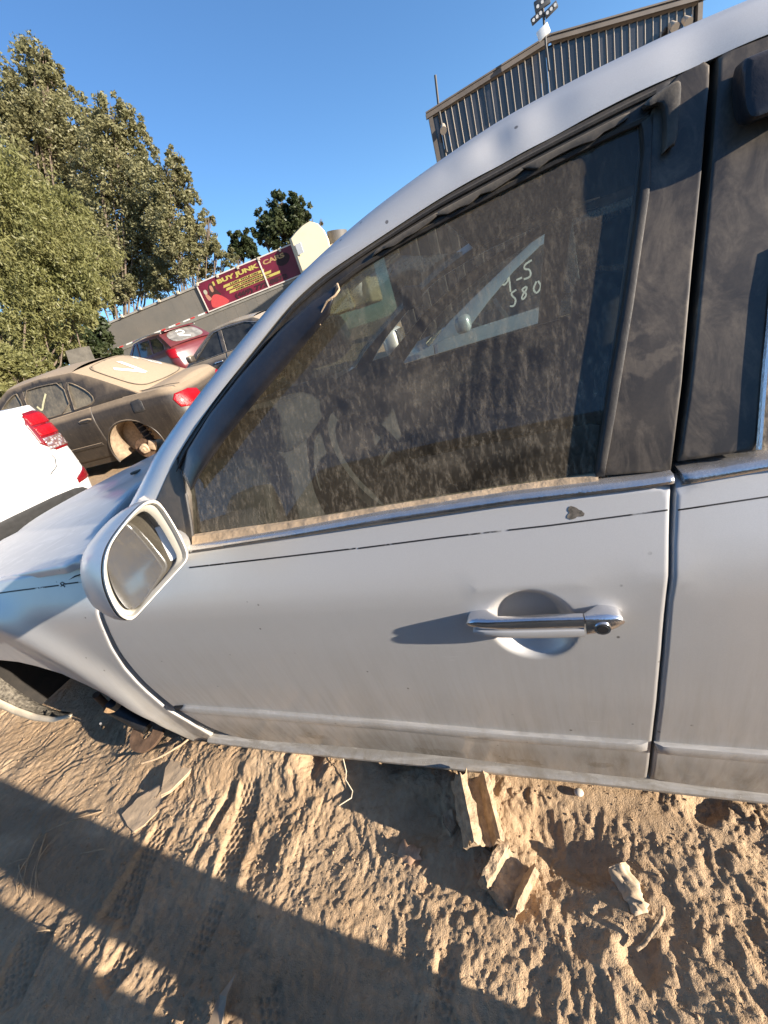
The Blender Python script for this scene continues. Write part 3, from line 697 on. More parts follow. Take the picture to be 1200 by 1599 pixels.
# ---- roof rail and A pillar
ri = [(232, 800), (243, 783), (262, 740), (272, 722), (284, 700), (315, 653), (350, 604), (400, 542), (455, 472), (504, 430), (546, 402), (620, 353), (696, 303), (787, 253), (879, 203), (971, 155), (1030, 127), (1112, 89), (1200, 52), (1420, -30)]
ro = [(190, 812), (213, 772), (234, 730), (243, 712), (252, 698), (268, 675), (296, 637), (350, 568), (420, 484), (470, 431), (500, 400), (570, 337), (650, 277), (770, 192), (879, 133), (971, 89), (1030, 60), (1090, 34), (1173, 0), (1390, -85)]
n = 170
ai = lerp_curve(ri, ro, 0, n)
# pair up by fraction of the listed points
def pair(A_, B_, n):
    tA = np.linspace(0, len(A_) - 1, n); k = np.arange(len(A_)); A_ = np.array(A_, float); B_ = np.array(B_, float)
    f = lambda Q: np.stack([np.interp(tA, k, Q[:, 0]), np.interp(tA, k, Q[:, 1])], 1); 
    a, b = f(A_), f(B_); ke = np.array([.25, .5, .25])
    for _ in range(20):
        for Q in (a, b):
            Q[1:-1] = .25 * Q[:-2] + .5 * Q[1:-1] + .25 * Q[2:]
    return a, b
a, b = pair(ri, ro, n); V = []; F = []; RO = []; m = 9
for i in range(n):
    pi_ = on(a[i][0], a[i][1], glass_s, -.001); po = on(b[i][0], b[i][1], glass_s, .040); RO.append(po)
    d = po - pi_; nrm_ = np.array([0, -.93, .37]); 
    for j in range(m + 1):
        w = j / m; bul = .016 * math.sin(math.pi * min(1, w * .98)) ** .8 if 0 < w < 1 else 0
        V.append(pi_ + d * w + nrm_ * bul)
    V.append(po + np.array([0.02, .06, .006])); V.append(po + np.array([.03, .10, -.02]))
    V.append(pi_ + np.array([0, .03, 0]))
mm = m + 4
for i in range(n - 1):
    for j in range(m + 2): F.append((i * mm + j, i * mm + j + 1, (i + 1) * mm + j + 1, (i + 1) * mm + j))
    F.append((i * mm, (i + 1) * mm, (i + 1) * mm + m + 3, i * mm + m + 3))
# dents
V = np.array(V)
for dx, dy, rad, dep in ((775, 245, .022, .006), (858, 200, .028, .004), (1085, 95, .03, .003), (702, 292, .012, .002)):
    c_ = on(dx, dy - 14, glass_s, .01); dd = np.linalg.norm(V - c_, axis=1); V += np.exp(-(dd / rad) ** 2)[:, None] * dep * np.array([0, .8, -.6])
rail = part(mesh('roof_rail', V, F, PAINT, None, auto=65))
RO = np.array(RO)
# ---- windscreen, roof, far rail
iR = int(np.argmin(abs(RO[:, 0] + .13)))      # roof starts here
YC = 1.4
CLEARG = glass_mat('dusty_windscreen_glass', (.42, .47, .42), .75, streak=.3)
def cross(name, rows, bx, bz, mt, m=16, pw=2.0, smooth=True):
    V = []; F = []
    for r in rows:
        for j in range(m + 1):
            t_ = -1 + 2 * j / m; y = YC + t_ * (YC - r[1]); k_ = 1 - abs(t_) ** pw; V.append((r[0] - bx * k_, y, r[2] + bz * k_))
    for i in range(len(rows) - 1):
        for j in range(m): F.append((i * (m + 1) + j, (i + 1) * (m + 1) + j, (i + 1) * (m + 1) + j + 1, i * (m + 1) + j + 1))
    return part(mesh(name, V, F, mt, None, smooth=smooth))
ws = [RO[i] + np.array([.03, .03, -.012]) for i in range(11, iR + 1, 5)]
cross('windscreen', ws, .16, .012, CLEARG)
rf = [RO[i] + np.array([0.02, .05, .002]) for i in range(iR, n, 7)]; last = rf[-1]
rf += [last + np.array([.4, 0.02, 0]), last + np.array([.8, .06, -.03]), last + np.array([1.1, .1, -.08])]
rf = [np.array([p_[0], p_[1], p_[2]]) for p_ in rf]
cross('roof', rf, .04, .045, PAINT, pw=2.6)
hl_ = [np.array([p_[0] + .02, p_[1] + .02, p_[2] - .03]) for p_ in rf]
cross('headliner', hl_, .02, .03, INTER, pw=2.6)
# mirrored rail
Vm = [(v[0], 2 * YC - v[1], v[2]) for v in V_rail] if 'V_rail' in globals() else None
me2 = rail.data.copy(); co2 = np.empty(len(me2.vertices) * 3); me2.vertices.foreach_get('co', co2); co2 = co2.reshape(-1, 3); co2[:, 1] = 2 * YC - co2[:, 1]; me2.vertices.foreach_set('co', co2.ravel()); me2.update()
bm = bmesh.new(); bm.from_mesh(me2); bmesh.ops.reverse_faces(bm, faces=bm.faces); bm.to_mesh(me2); bm.free()
o = bpy.data.objects.new('roof_rail', me2); COL.objects.link(o); part(o)
# ---- hood
def H(x, y):
    return .757 + .14 * (x + 1.5) + .112 * (1 - (abs(YC - y) / .87) ** 2.2) - .25 * max(0, -2.25 - x) ** 2 - .012 * math.exp(-((abs(y - YC) - .45 - .1 * (x + 1.5)) / .05) ** 2)
def onH(px, py, off=0.0):
    z = .78
    for _ in range(30):
        p_ = at_z(px, py, z); z = .5 * z + .5 * (H(p_[0], min(p_[1], 1.5)) + off)
    return (p_[0], p_[1])
he = [onH(*q) for q in [(0, 903), (60, 891), (100, 884), (122, 873), (135, 860), (143, 847), (172, 808), (200, 773), (216, 757)]]
print('hood edge', he)
hx = he[-1][0]
back = [(hx + .06, min(he[-1][1] + .12, 1.2)), (hx + .04, 1.4)]
mir = lambda L: [(a_, 2 * YC - b_) for a_, b_ in L[::-1]]
hw = [(-2.62, 1.4), (-2.60, 1.0), (-2.50, .74), (he[0][0] - .4, he[0][1] + .02)]
half = hw + he + back
ho = half[:-1] + [back[-1]] + mir(half[1:-1])
hood = part(panel('hood', ho, lambda a, b, o=0.0: (a, b, H(a, b) - o), PAINT, step=.05, seg=.02, r=.006, thick=.02))
nz_ = at_z(212, 737, H(-1.5, 1.0)); 
bm = bmesh.new(); q = onH(212, 737, .004); box_bm(bm, .035, .018, .010, (q[0], q[1], H(*q) + .004), Matrix.Rotation(.5, 3, 'Z'), .004); part(from_bm('washer_nozzle', bm, BLACK, None, auto=40))
# cowl under the windscreen
cv = [(he[4][0] - .1, he[4][1] - .02), (-.72, .60), (-.72, 2.2), (he[4][0] - .1, 2 * YC - he[4][1])]
part(panel('cowl', cv, lambda a, b, o=0.0: (a, b, .77 + .10 * (a + 1.0)), DARK, step=.1, seg=.1, r=0, thick=0))
# front end and floor
bm = bmesh.new(); box_bm(bm, .5, 1.5, .5, (-2.32, YC, .40), bev=.1, seg=4); part(from_bm('front_bumper', bm, PAINT, None, auto=50))
bm = bmesh.new(); box_bm(bm, 3.2, 1.60, .03, (.30, YC, .16)); part(from_bm('floor_pan', bm, DARK, None))
bm = bmesh.new(); box_bm(bm, .04, 1.6, .55, (-1.12, YC, .45)); part(from_bm('bulkhead', bm, DARK, None))
bm = bmesh.new(); box_bm(bm, .04, 1.6, 1.0, (1.9, YC, .62)); part(from_bm('rear_bulkhead', bm, INTER, None))
# ---- wheel arch liner
LIN = dusty('gritty_arch_liner', (.014, .013, .012), (.26, .20, .14), amount=.06, rough=.9, up=.05, scale=30)
V = []; F = []; na = 40
for i in range(na + 1):
    a_ = math.pi * (-.25 + 1.30 * i / na)
    for j, (y, r_) in enumerate(((.50, .415), (.56, .43), (.70, .425), (.88, .40), (.90, .05))):
        rr = r_ + .004 * math.sin(i * 2.1) ; V.append((-1.60 + rr * math.cos(a_), y + (0 if a_ > 0 else 0), .19 + rr * 1.0 * math.sin(a_)))
for i in range(na):
    for j in range(4): F.append((i * 5 + j, i * 5 + j + 1, (i + 1) * 5 + j + 1, (i + 1) * 5 + j))
part(mesh('arch_liner', V, F, LIN, None, auto=60))
# flap of liner with a pale lip hanging low in the arch
GRIT = simple('gritty_dust_caked_plastic', (.13, .115, .09), .95, nscale=90, namp=.7, bumps=.8)
low = [(-60, 1060), (0, 1092), (25, 1104), (55, 1116), (85, 1121), (112, 1117)]; high = [(-60, 1010), (0, 1058), (30, 1080), (60, 1098), (90, 1110), (114, 1113)]
a2 = [at_y(p_[0], p_[1], .455) for p_ in low]; b2 = [at_y(p_[0], p_[1], .50) for p_ in high]
def loft(name, A2, B2, mt, par=None, k=5, bulge=(0, 0, 0), n=24, solid=.004):
    A2 = np.array(A2); B2 = np.array(B2); s = np.linspace(0, 1, n)
    ia = lambda Q: np.stack([np.interp(s, np.linspace(0, 1, len(Q)), Q[:, c]) for c in range(3)], 1)
    A3, B3 = ia(A2), ia(B2); V = []; F = []
    for i in range(n):
        for j in range(k + 1): w = j / k; V.append(A3[i] * (1 - w) + B3[i] * w + np.array(bulge) * math.sin(math.pi * w))
    for i in range(n - 1):
        for j in range(k): F.append((i * (k + 1) + j, (i + 1) * (k + 1) + j, (i + 1) * (k + 1) + j + 1, i * (k + 1) + j + 1))
    o = mesh(name, V, F, mt, None, smooth=True)
    if solid: md = o.modifiers.new('t', 'SOLIDIFY'); md.thickness = solid
    return o
part(loft('liner_flap', a2, b2, GRIT, bulge=(0, -.015, 0)))
low2 = [(-60, 1072), (0, 1106), (25, 1117), (55, 1126), (85, 1128), (112, 1118)]
part(loft('liner_lip', [at_y(p_[0], p_[1], .435) for p_ in low2], [at_y(p_[0], p_[1] - 13 + 10 * (k_ / 5) ** 3, .445) for k_, p_ in enumerate(low2)], simple('dusty_pale_plastic', (.50, .43, .32), .7, nscale=30, namp=.15), bulge=(0, -.008, 0)))
# ---- exposed suspension sunk into the sand
def ring(name, c, R, r, ax, mt, w=.02, arc=(0, 2 * math.pi), n=40):
    ax = Vector(ax).normalized(); u = ax.orthogonal().normalized(); v = ax.cross(u); V = []; F = []
    for i in range(n + 1):
        a = arc[0] + (arc[1] - arc[0]) * i / n; d = u * math.cos(a) + v * math.sin(a)
        for rr, h in ((r, -w / 2), (R, -w / 2), (R, w / 2), (r, w / 2)): V.append(Vector(c) + d * rr + ax * h)
    for i in range(n):
        for j in range(4): F.append((i * 4 + j, i * 4 + (j + 1) % 4, (i + 1) * 4 + (j + 1) % 4, (i + 1) * 4 + j))
    o = mesh(name, V, F, mt, None, auto=40); return o
TAN = simple('tan_dust_on_iron', (.26, .165, .085), .9, nscale=50, namp=.35, bumps=.5)
c_ = at_y(160, 1108, .47); part(ring('brake_backplate', c_ + np.array([.02, .02, .01]), .036, .020, (.5, -.8, .3), TAN, .006, (0, 4.2)))
c_ = at_y(228, 1140, .50); part(ring('brake_disc', (c_[0], c_[1], c_[2] - .012), .062, .022, (.15, -.35, .9), RUST, .012))
q0 = at_y(172, 1100, .53); q1 = at_y(232, 1136, .515); bm = bmesh.new(); cyl_bm(bm, .026, .024, q0, q1, 20); part(from_bm('rubber_boot', bm, simple('black_rubber', (.012, .012, .013), .45, nscale=40, namp=.4), None, auto=40))
q0 = at_y(150, 1085, .62); q1 = at_y(200, 1150, .60); part(tube_obj('control_arm', [q0, at_y(175, 1110, .64), at_y(190, 1132, .62), q1], .014, RUST, None, 10))
q0 = at_y(205, 1112, .66); q1 = at_y(300, 1160, .64); part(tube_obj('anti_roll_bar', [q0, at_y(250, 1130, .66), q1], .011, DARK, None, 10))
SHINY = simple('bare_steel', (.55, .53, .50), .35, metal=.8, nscale=50, namp=.3)
for (x0, y0, x1, y1) in ((157, 1130, 161, 1139), (203, 1153, 208, 1146), (184, 1158, 190, 1146)):
    bm = bmesh.new(); cyl_bm(bm, .004, .004, at_y(x0, y0, .53), at_y(x1, y1, .55), 10); cyl_bm(bm, .0065, .0065, at_y(x1, y1, .55), at_y(x1 + 2, y1 - 3, .552), 6); part(from_bm('bolt', bm, SHINY, None, auto=40))
pts = [at_z(*q, .065) for q in ((222, 1192), (245, 1185), (262, 1176), (285, 1162), (300, 1150))]; part(tube_obj('brake_hose', pts, .0035, SANDY, None, 8))
# ---- far side body with its window opening
far = lambda surf, e=0.0: (lambda a, b, o=0.0: (a, 2 * YC - float(surf(a, b)) - e - o, b))
lowo = [(-2.1, .12), (1.6, .12), (1.6, .80), (-.8, .80), (-1.3, .78), (-2.1, .70)]
_h = HC[0]; HC[0] = None
part(panel('far_side', lowo, far(body_s), PAINT, step=.1, seg=.05, r=.005, thick=.02))
part(panel('far_door_trim', [(-.9, .2), (1.5, .2), (1.5, .815), (-.7, .815)], far(body_s, .07), INTER, step=.1, seg=.1, r=.01, thick=.02))
HC[0] = _h
gh = [(-.80, .80), (-.62, .90), (-.40, 1.03), (-.15, 1.13), (.15, 1.20), (.6, 1.235), (1.4, 1.20), (1.6, .80)]
h1 = [(-.60, .815), (-.40, .965), (-.20, 1.06), (.0, 1.125), (.185, 1.17), (.125, .815)]
h2 = [(.22, .815), (.29, 1.185), (.9, 1.18), (1.15, 1.0), (1.2, .815)]
part(panel('far_window_frame', gh, far(glass_s), BLACK, holes=[h1, h2], step=.1, seg=.03, r=.004, thick=.03))
FWIN = glass_mat('passenger_window_glass', (.80, .86, .83), .07, streak=.5)
FWIN2 = glass_mat('rear_passenger_window_glass', (.08, .09, .09), .10)
part(panel('passenger_window', h1, far(glass_s, .012), FWIN, step=.2, seg=.1, r=0, thick=0))
part(panel('rear_passenger_window', h2, far(glass_s, .012), FWIN2, step=.2, seg=.1, r=0, thick=0))
# ---- cabin
def seat(x, y):
    bm = bmesh.new(); box_bm(bm, .50, .50, .16, (x - .28, y, .42), Matrix.Rotation(.12, 3, 'Y'), .05, 3); s_ = part(from_bm('seat', bm, INTER, None, auto=60))
    bm = bmesh.new(); box_bm(bm, .14, .48, .56, (x + .06, y, .70), Matrix.Rotation(.22, 3, 'Y'), .055, 3); sub(from_bm('backrest', bm, INTER, None, auto=60), s_)
    bm = bmesh.new(); box_bm(bm, .09, .26, .15, (x + .17, y, 1.055), Matrix.Rotation(.2, 3, 'Y'), .04, 3); sub(from_bm('headrest', bm, INTER, None, auto=60), s_)
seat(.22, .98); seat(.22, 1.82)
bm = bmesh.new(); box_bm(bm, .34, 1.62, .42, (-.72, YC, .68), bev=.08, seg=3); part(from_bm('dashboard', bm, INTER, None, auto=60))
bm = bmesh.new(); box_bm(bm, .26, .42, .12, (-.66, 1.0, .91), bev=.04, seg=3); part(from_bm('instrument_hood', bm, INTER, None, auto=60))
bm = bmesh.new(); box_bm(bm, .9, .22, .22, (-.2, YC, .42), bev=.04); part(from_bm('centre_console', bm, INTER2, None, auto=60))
sw = ring('steering_wheel', (-.42, 1.0, .72), .185, .160, (.9, 0, .45), INTER, .025); part(sw)
bm = bmesh.new(); cyl_bm(bm, .06, .05, (-.44, 1.0, .71), (-.62, 1.0, .62), 16); box_bm(bm, .02, .33, .04, (-.43, 1.0, .72)); sub(from_bm('wheel_hub', bm, INTER, None, auto=40), sw)
bm = bmesh.new(); box_bm(bm, .02, .24, .065, (-.28, YC, 1.10), Matrix.Rotation(.1, 3, 'Y'), .009); part(from_bm('rear_view_mirror', bm, INTER2, None, auto=50))
# ---- side mirrors
MGL = NT('mirror_glass'); p = MGL.pos(); f = MGL.ramp(MGL.noise(p, 190, 4, .7), [(.46, 0.0), (.74, .65)]); f2 = MGL.ramp(MGL.noise(p, 30, 4, .6), [(.35, .35), (.75, .62)]); a_ = MGL.math('ADD', f2, MGL.math('MULTIPLY', f, .35))
gs = MGL.n('ShaderNodeBsdfGlossy'); gs.inputs['Color'].default_value = (.48, .49, .50, 1); gs.inputs['Roughness'].default_value = .07; df = MGL.n('ShaderNodeBsdfDiffuse'); df.inputs[0].default_value = (.085, .075, .058, 1)
mx = MGL.n('ShaderNodeMixShader'); MGL.l(a_, mx.inputs[0]); MGL.l(gs.outputs[0], mx.inputs[1]); MGL.l(df.outputs[0], mx.inputs[2]); MGL.done(mx.outputs[0])
def tri_fan_loft(name, loops, mt, close_first=False, close_last=False, smooth=True, auto=50):
    V = []; F = []; k = len(loops[0])
    for L in loops: V += [tuple(p_) for p_ in L]
    for i in range(len(loops) - 1):
        for j in range(k): F.append((i * k + j, i * k + (j + 1) % k, (i + 1) * k + (j + 1) % k, (i + 1) * k + j))
    if close_first: F.append(tuple(range(k - 1, -1, -1)))
    if close_last: F.append(tuple((len(loops) - 1) * k + j for j in range(k)))
    me = bpy.data.meshes.new(name); me.from_pydata(V, [], F); bm = bmesh.new(); bm.from_mesh(me); bmesh.ops.recalc_face_normals(bm, faces=bm.faces); bm.to_mesh(me); bm.free()
    o = link_mesh(name, me, mt, None, True); me.set_sharp_from_angle(angle=math.radians(auto)); return o
def resN(P_, n_):
    P_ = np.array(P_ + [P_[0]], float); d = np.r_[0, np.cumsum(np.hypot(*np.diff(P_, axis=0).T))]; s = np.linspace(0, d[-1], n_, endpoint=False)
    return np.stack([np.interp(s, d, P_[:, 0]), np.interp(s, d, P_[:, 1])], 1)
# rim outline as seen; it lies in a plane that faces rearward and towards the driver
rim = [(240, 779), (250, 783), (262, 800), (273, 818), (284, 838), (294, 860), (295, 872), (288, 882), (262, 910), (235, 940), (214, 963), (206, 970), (198, 969), (186, 962), (174, 942), (164, 916), (161, 890), (164, 866), (173, 845), (188, 824), (206, 802), (225, 784)]
MN = Vector((.92, -.36, .14)).normalized(); MC = Vector(at_y(228, 872, .365))
def onM(px, py, off=0.0):
    r_ = Vector(ray(px, py)); c0_ = Vector((0, 0, CAMH)); t_ = ((MC + MN * off - c0_).dot(MN)) / r_.dot(MN); return c0_ + r_ * t_
rs = [tuple(q) for q in smooth_poly(rim, 2)]; K = 72; R2 = resN(rs, K); cen = R2.mean(0)
W0 = [onM(*q) for q in R2]
cenW = sum(W0, Vector()) / K
def scaled(f, off): return [cenW + (w_ - cenW) * f + MN * off for w_ in W0]
# bezel rim (pale) : outer edge -> front -> inner edge going in
mroot = part(tri_fan_loft('side_mirror', [[w_ + MN * -.012 for w_ in scaled(1.0, 0)], scaled(1.0, -.003), scaled(.985, 0), scaled(.955, 0), scaled(.94, -.003), scaled(.925, -.020)], WHITEP, auto=70))
# housing: bulges forward (away from the viewer) and outward
loops = []
FW = Vector((-1, 0, 0)).lerp(-MN, .55).normalized(); OUT = Vector((0, -1, 0))
hous = [(1.0, -.010), (1.015, -.022), (1.01, -.045), (.96, -.075), (.88, -.105), (.66, -.128), (.36, -.140), (.05, -.144)]
for f, d in hous: loops.append([cenW + (w_ - cenW) * f + FW * (-d) + Vector((-.010, -.006, 0)) * (1 - f) * 2 for w_ in W0])
sub(tri_fan_loft('mirror_housing', loops, PAINT, close_last=True, auto=60), mroot)
# dished surround and the glass
gl = [(222, 797), (232, 800), (244, 812), (257, 832), (268, 852), (279, 872), (268, 890), (246, 918), (222, 943), (206, 953), (196, 950), (184, 935), (174, 914), (168, 890), (168, 870), (174, 850), (186, 832), (204, 812)]
g2 = resN([tuple(q) for q in smooth_poly(gl, 2)], K); k0 = int(np.argmin(np.hypot(*(g2 - R2[0]).T))); g2 = np.roll(g2, -k0, axis=0)
in_ = [onM(a_ + (228 - a_) * -.02, b_, -.022) for a_, b_ in g2]
sub(tri_fan_loft('mirror_surround', [scaled(.93, -.012), in_, [onM(a_, b_, -.024) for a_, b_ in g2]], WHITEP, auto=70), mroot)
gc = onM(222, 880, -.030)
GN = ((Vector((-.16, .57, .92)) - gc).normalized() - (gc - Vector((0, 0, CAMH))).normalized()).normalized(); print('GN', GN, MN)
vis = [(222, 797), (230, 806), (243, 824), (257, 845), (270, 865), (278, 874), (262, 897), (240, 922), (218, 946), (206, 952), (196, 949), (184, 933), (174, 912), (168, 890), (168, 870), (175, 850), (188, 831), (206, 811)]
gv = []
gc = onM(222, 880, -.030)
for a_, b_ in smooth_poly(vis, 2):
    r_ = Vector(ray(a_, b_)); c0_ = Vector((0, 0, CAMH)); t_ = ((gc - c0_).dot(GN)) / r_.dot(GN); gv.append(c0_ + r_ * t_)
# the glass plate pivots in its surround: keep outline, tilt slightly inwards
gv2 = [v_ + MN * ((v_ - gc).dot(GN - MN * GN.dot(MN)) * 0.0) for v_ in gv]
me = bpy.data.meshes.new('mirror_glass'); bm = bmesh.new(); vv = [bm.verts.new(v_) for v_ in gv2]; bm.faces.new(vv); bmesh.ops.triangulate(bm, faces=bm.faces); bm.to_mesh(me); bm.free()
me.materials.append(MGL.m)
mg = bpy.data.objects.new('mirror_glass', me); COL.objects.link(mg); sub(mg, mroot)
# stalk between housing and sail
q0 = Vector(at_y(262, 845, .41)); q1 = Vector(on(285, 850, glass_s, -.002)); bm = bmesh.new()
cyl_bm(bm, .032, .038, q0 + Vector((-.03, .01, -.01)), q1 + Vector((-.04, .01, -.01)), 20); sub(from_bm('mirror_stalk', bm, PAINT, None, auto=50), mroot)
# passenger mirror seen through both windows
pc = Vector(at_y(628, 528, 2.42)); bm = bmesh.new(); box_bm(bm, .10, .20, .15, pc + Vector((-.05, 0, 0)), None, .04, 4); pm = part(from_bm('side_mirror', bm, PAINT, None, auto=60))
bm = bmesh.new(); box_bm(bm, .004, .165, .115, pc + Vector((.003, 0, 0)), None, .001); sub(from_bm('mirror_glass', bm, MGL.m, None, auto=60), pm)
# ================================================================== other cars: one builder, each with its own proportions
def make_car(name, label, loc, rz, paint, L=4.6, W=1.76, base=.19, deck=((-2.3, .62), (-1.9, .76), (-.85, .90), (1.35, .98), (2.0, .98), (2.3, .93)), zt=1.42, A=(-.95, -.12), Cc=(.78, 1.42),
             wheels=((-1.35, True), (1.35, True)), R=.335, seams=(-.93, .07, .98), side_seam_top=True, glass=None, windows=None, trim=None, rc=(.45, .30), tumble=.36, inset=.05, back_in=.10, group=None, cat='car', tire_z=.31, prw=None, pww=None):
    root = empty(name, loc, rz); tag(root, label, cat, group); root.rotation_euler = (0, 0, rz)
    H2 = W / 2; dk = np.array(deck)
    dz = lambda x: float(np.interp(x, dk[:, 0], dk[:, 1]))
    # plan half ring, front centre -> left side -> rear centre
    pts = []; xf, xr = -L / 2, L / 2
    for t_ in np.linspace(0, 1, 9): pts.append((xf + .05 * t_ ** 2, -(H2 - rc[0] * .9) * t_))
    for a in np.linspace(0, 90, 12)[1:]:
        a = math.radians(a); pts.append((xf + .05 + rc[0] * (1 - math.cos(a)), -(H2 - rc[0] * .9) - rc[0] * .9 * math.sin(a)))
    x0 = xf + .05 + rc[0]; x1 = xr - .04 - rc[1]
    xs = set(np.round(np.arange(x0 + .03, x1 - .02, .03), 4))
    for s in seams:
        xs = {x for x in xs if abs(x - s) > .012}; xs |= {s - .0035, s + .0035}
    for x in sorted(xs): pts.append((x, -H2))
    for a in np.linspace(90, 0, 12)[0:]:
        a = math.radians(a); pts.append((xr - .04 - rc[1] * (1 - math.cos(a)) - 0 + 0, -(H2 - rc[1] * .9) - rc[1] * .9 * math.sin(a)))
    pts = [p_ for p_ in pts]
    for t_ in np.linspace(1, 0, 8)[1:]: pts.append((xr - .04 * t_ ** 2, -(H2 - rc[1] * .9) * t_))
    PL = np.array(pts); n_ = len(PL); sl_ = np.r_[0, np.cumsum(np.hypot(*np.diff(PL, axis=0).T))]
    vk = [0, .1, .3, .5, .72, .78, .9, 1.0]; pw_ = pww or [.93, .955, .985, 1.0, .992, .985, .955, .90]; pf = [.965, .985, 1.0, .995, .985, .98, .965, .93]; pr = prw or [.955, .985, 1.0, .99, .975, .97, .955, .93]
    def lowpt(s, v, off=0.0, side=-1):
        x = np.interp(s, sl_, PL[:, 0]); y = np.interp(s, sl_, PL[:, 1]); e = .02
        tx = np.interp(s + e, sl_, PL[:, 0]) - np.interp(s - e, sl_, PL[:, 0]); ty = np.interp(s + e, sl_, PL[:, 1]) - np.interp(s - e, sl_, PL[:, 1]); l_ = math.hypot(tx, ty) + 1e-9
        z = base + v * (dz(x) - base); fx = np.interp(v, vk, pf if x < 0 else pr)
        k = min(1, max(0, (abs(x) - L / 2 + .9) / .9)); x2 = x * (1 - (1 - fx) * k); y2 = y * np.interp(v, vk, pw_)
        nx_, ny_2 = -ty / l_, tx / l_                # inward for y<0 travel
        if ny_2 * (-y) < 0 and abs(ty) < abs(tx): nx_, ny_2 = -nx_, -ny_2
        if abs(ty) >= abs(tx) and nx_ * x > 0: nx_, ny_2 = -nx_, -ny_2
        return np.array([x2 + nx_ * off, (y2 + ny_2 * off) * (-side), z])
    S_of_x = lambda x: float(np.interp(x, PL[9:-8, 0], sl_[9:-8]))
    vs_ = np.array([0, .04, .1, .16, .22, .28, .34, .40, .46, .52, .58, .64, .70, .745, .78, .82, .86, .90, .94, .97, .99, 1.0])
    m_ = len(vs_); grid = np.array([[lowpt(s, v) for v in vs_] for s in sl_])
    RW = R + .055; Xp = PL[:, 0]
    keep = np.ones((n_ - 1, m_ - 1), bool); ins = np.zeros((n_, m_), bool)
    for wx, has in wheels:
        d = np.hypot(grid[..., 0] - wx, grid[..., 2] - tire_z); i_ = (d < RW) & (abs(PL[:, 1])[:, None] > H2 * .9); ins |= i_
    for i in range(n_ - 1):
        for j in range(m_ - 1):
            if ins[i:i + 2, j:j + 2].all(): keep[i, j] = False
    for wx, has in wheels:
        d = np.hypot(grid[..., 0] - wx, grid[..., 2] - tire_z); i_ = ins & (d < RW)
        k = RW / np.maximum(d, 1e-4); gx_ = wx + (grid[..., 0] - wx) * k; gz_ = tire_z + (grid[..., 2] - tire_z) * k
        near = i_ & (d > RW - .07); grid[..., 0] = np.where(near, gx_, grid[..., 0]); grid[..., 2] = np.where(near, gz_, grid[..., 2])
    Vl = grid.reshape(-1, 3); groups_ = {'body': [], 'front_door': [], 'rear_door': []}
    for i in range(n_ - 1):
        xm = (Xp[i] + Xp[i + 1]) / 2; onside = abs(PL[i, 1]) > H2 * .99 and abs(PL[i + 1, 1]) > H2 * .99
        if onside and any(abs(xm - s) < .003 for s in seams): continue
        for j in range(m_ - 1):
            if not keep[i, j]: continue
            g_ = 'body'
            if onside and j >= 2 and seams[0] < xm < seams[1]: g_ = 'front_door'
            elif onside and j >= 2 and seams[1] < xm < seams[2]: g_ = 'rear_door'
            groups_[g_].append((i * m_ + j, (i + 1) * m_ + j, (i + 1) * m_ + j + 1, i * m_ + j + 1))
    mkids = {}
    for side in (-1, 1):
        V = Vl.copy()
        if side == 1: V[:, 1] *= -1
        for g_, F in groups_.items():
            if g_ == 'body' and side == 1: continue
            FF = F if side == -1 else [f[::-1] for f in F]
            if g_ != 'body':
                us = sorted({i for f in FF for i in f}); mp = {i: k for k, i in enumerate(us)}
                o = mesh(g_, V[us], [tuple(mp[i] for i in f) for f in FF], paint, root, auto=50); mkids[(g_, side)] = o
                md = o.modifiers.new('t', 'SOLIDIFY'); md.thickness = .02; md.offset = -1 if side == -1 else -1
    # body with both sides and the deck (hood, boot lid area)
    Vb = list(map(tuple, Vl)) + [(a, -b, c) for a, b, c in Vl]; N0 = len(Vl); Fb = [f[::-1] for f in groups_['body']] + [tuple(i + N0 for i in f) for f in groups_['body']]
    mc = 12; top0 = len(Vb)
    def deckpt(i, k):
        L_ = Vl[i * m_ + m_ - 1]; t_ = -1 + 2 * k / mc; zc_ = .035 * (1 - t_ ** 2) if abs(Xp[i]) < L / 2 - .1 else .035 * (1 - t_ ** 2) * max(0, (L / 2 - abs(Xp[i])) / .1)
        return (L_[0], L_[1] * -t_, L_[2] + zc_)
    for i in range(n_):
        for k in range(mc + 1): Vb.append(deckpt(i, k))
    for i in range(n_ - 1):
        xm = (Xp[i] + Xp[i + 1]) / 2
        if A[0] + .25 < xm < Cc[1] - .25: continue
        for k in range(mc): Fb.append((top0 + i * (mc + 1) + k, top0 + (i + 1) * (mc + 1) + k, top0 + (i + 1) * (mc + 1) + k + 1, top0 + i * (mc + 1) + k + 1))
    body = mesh('body', Vb, Fb, paint, root, auto=48)
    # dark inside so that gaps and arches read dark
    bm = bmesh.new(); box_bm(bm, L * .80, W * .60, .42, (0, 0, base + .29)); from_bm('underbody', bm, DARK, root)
    # green house
    wb = H2 * .90 - .012
    def gy(x, z): return wb - tumble * max(0, (z - dz(x))) - .03 * max(0, (z - dz(x))) ** 2 - .02 * max(0, abs(x - .2) - .7)
    zr = zt - .055
    A1 = (A[1], zr - .02); C1 = (Cc[0], zr - .01)
    def rl_(x): return float(np.interp(x, [A[1], A[1] + .3, (A[1] + Cc[0]) / 2, Cc[0] - .3, Cc[0]], [zr - .02, zr, zr + .012, zr, zr - .015]))
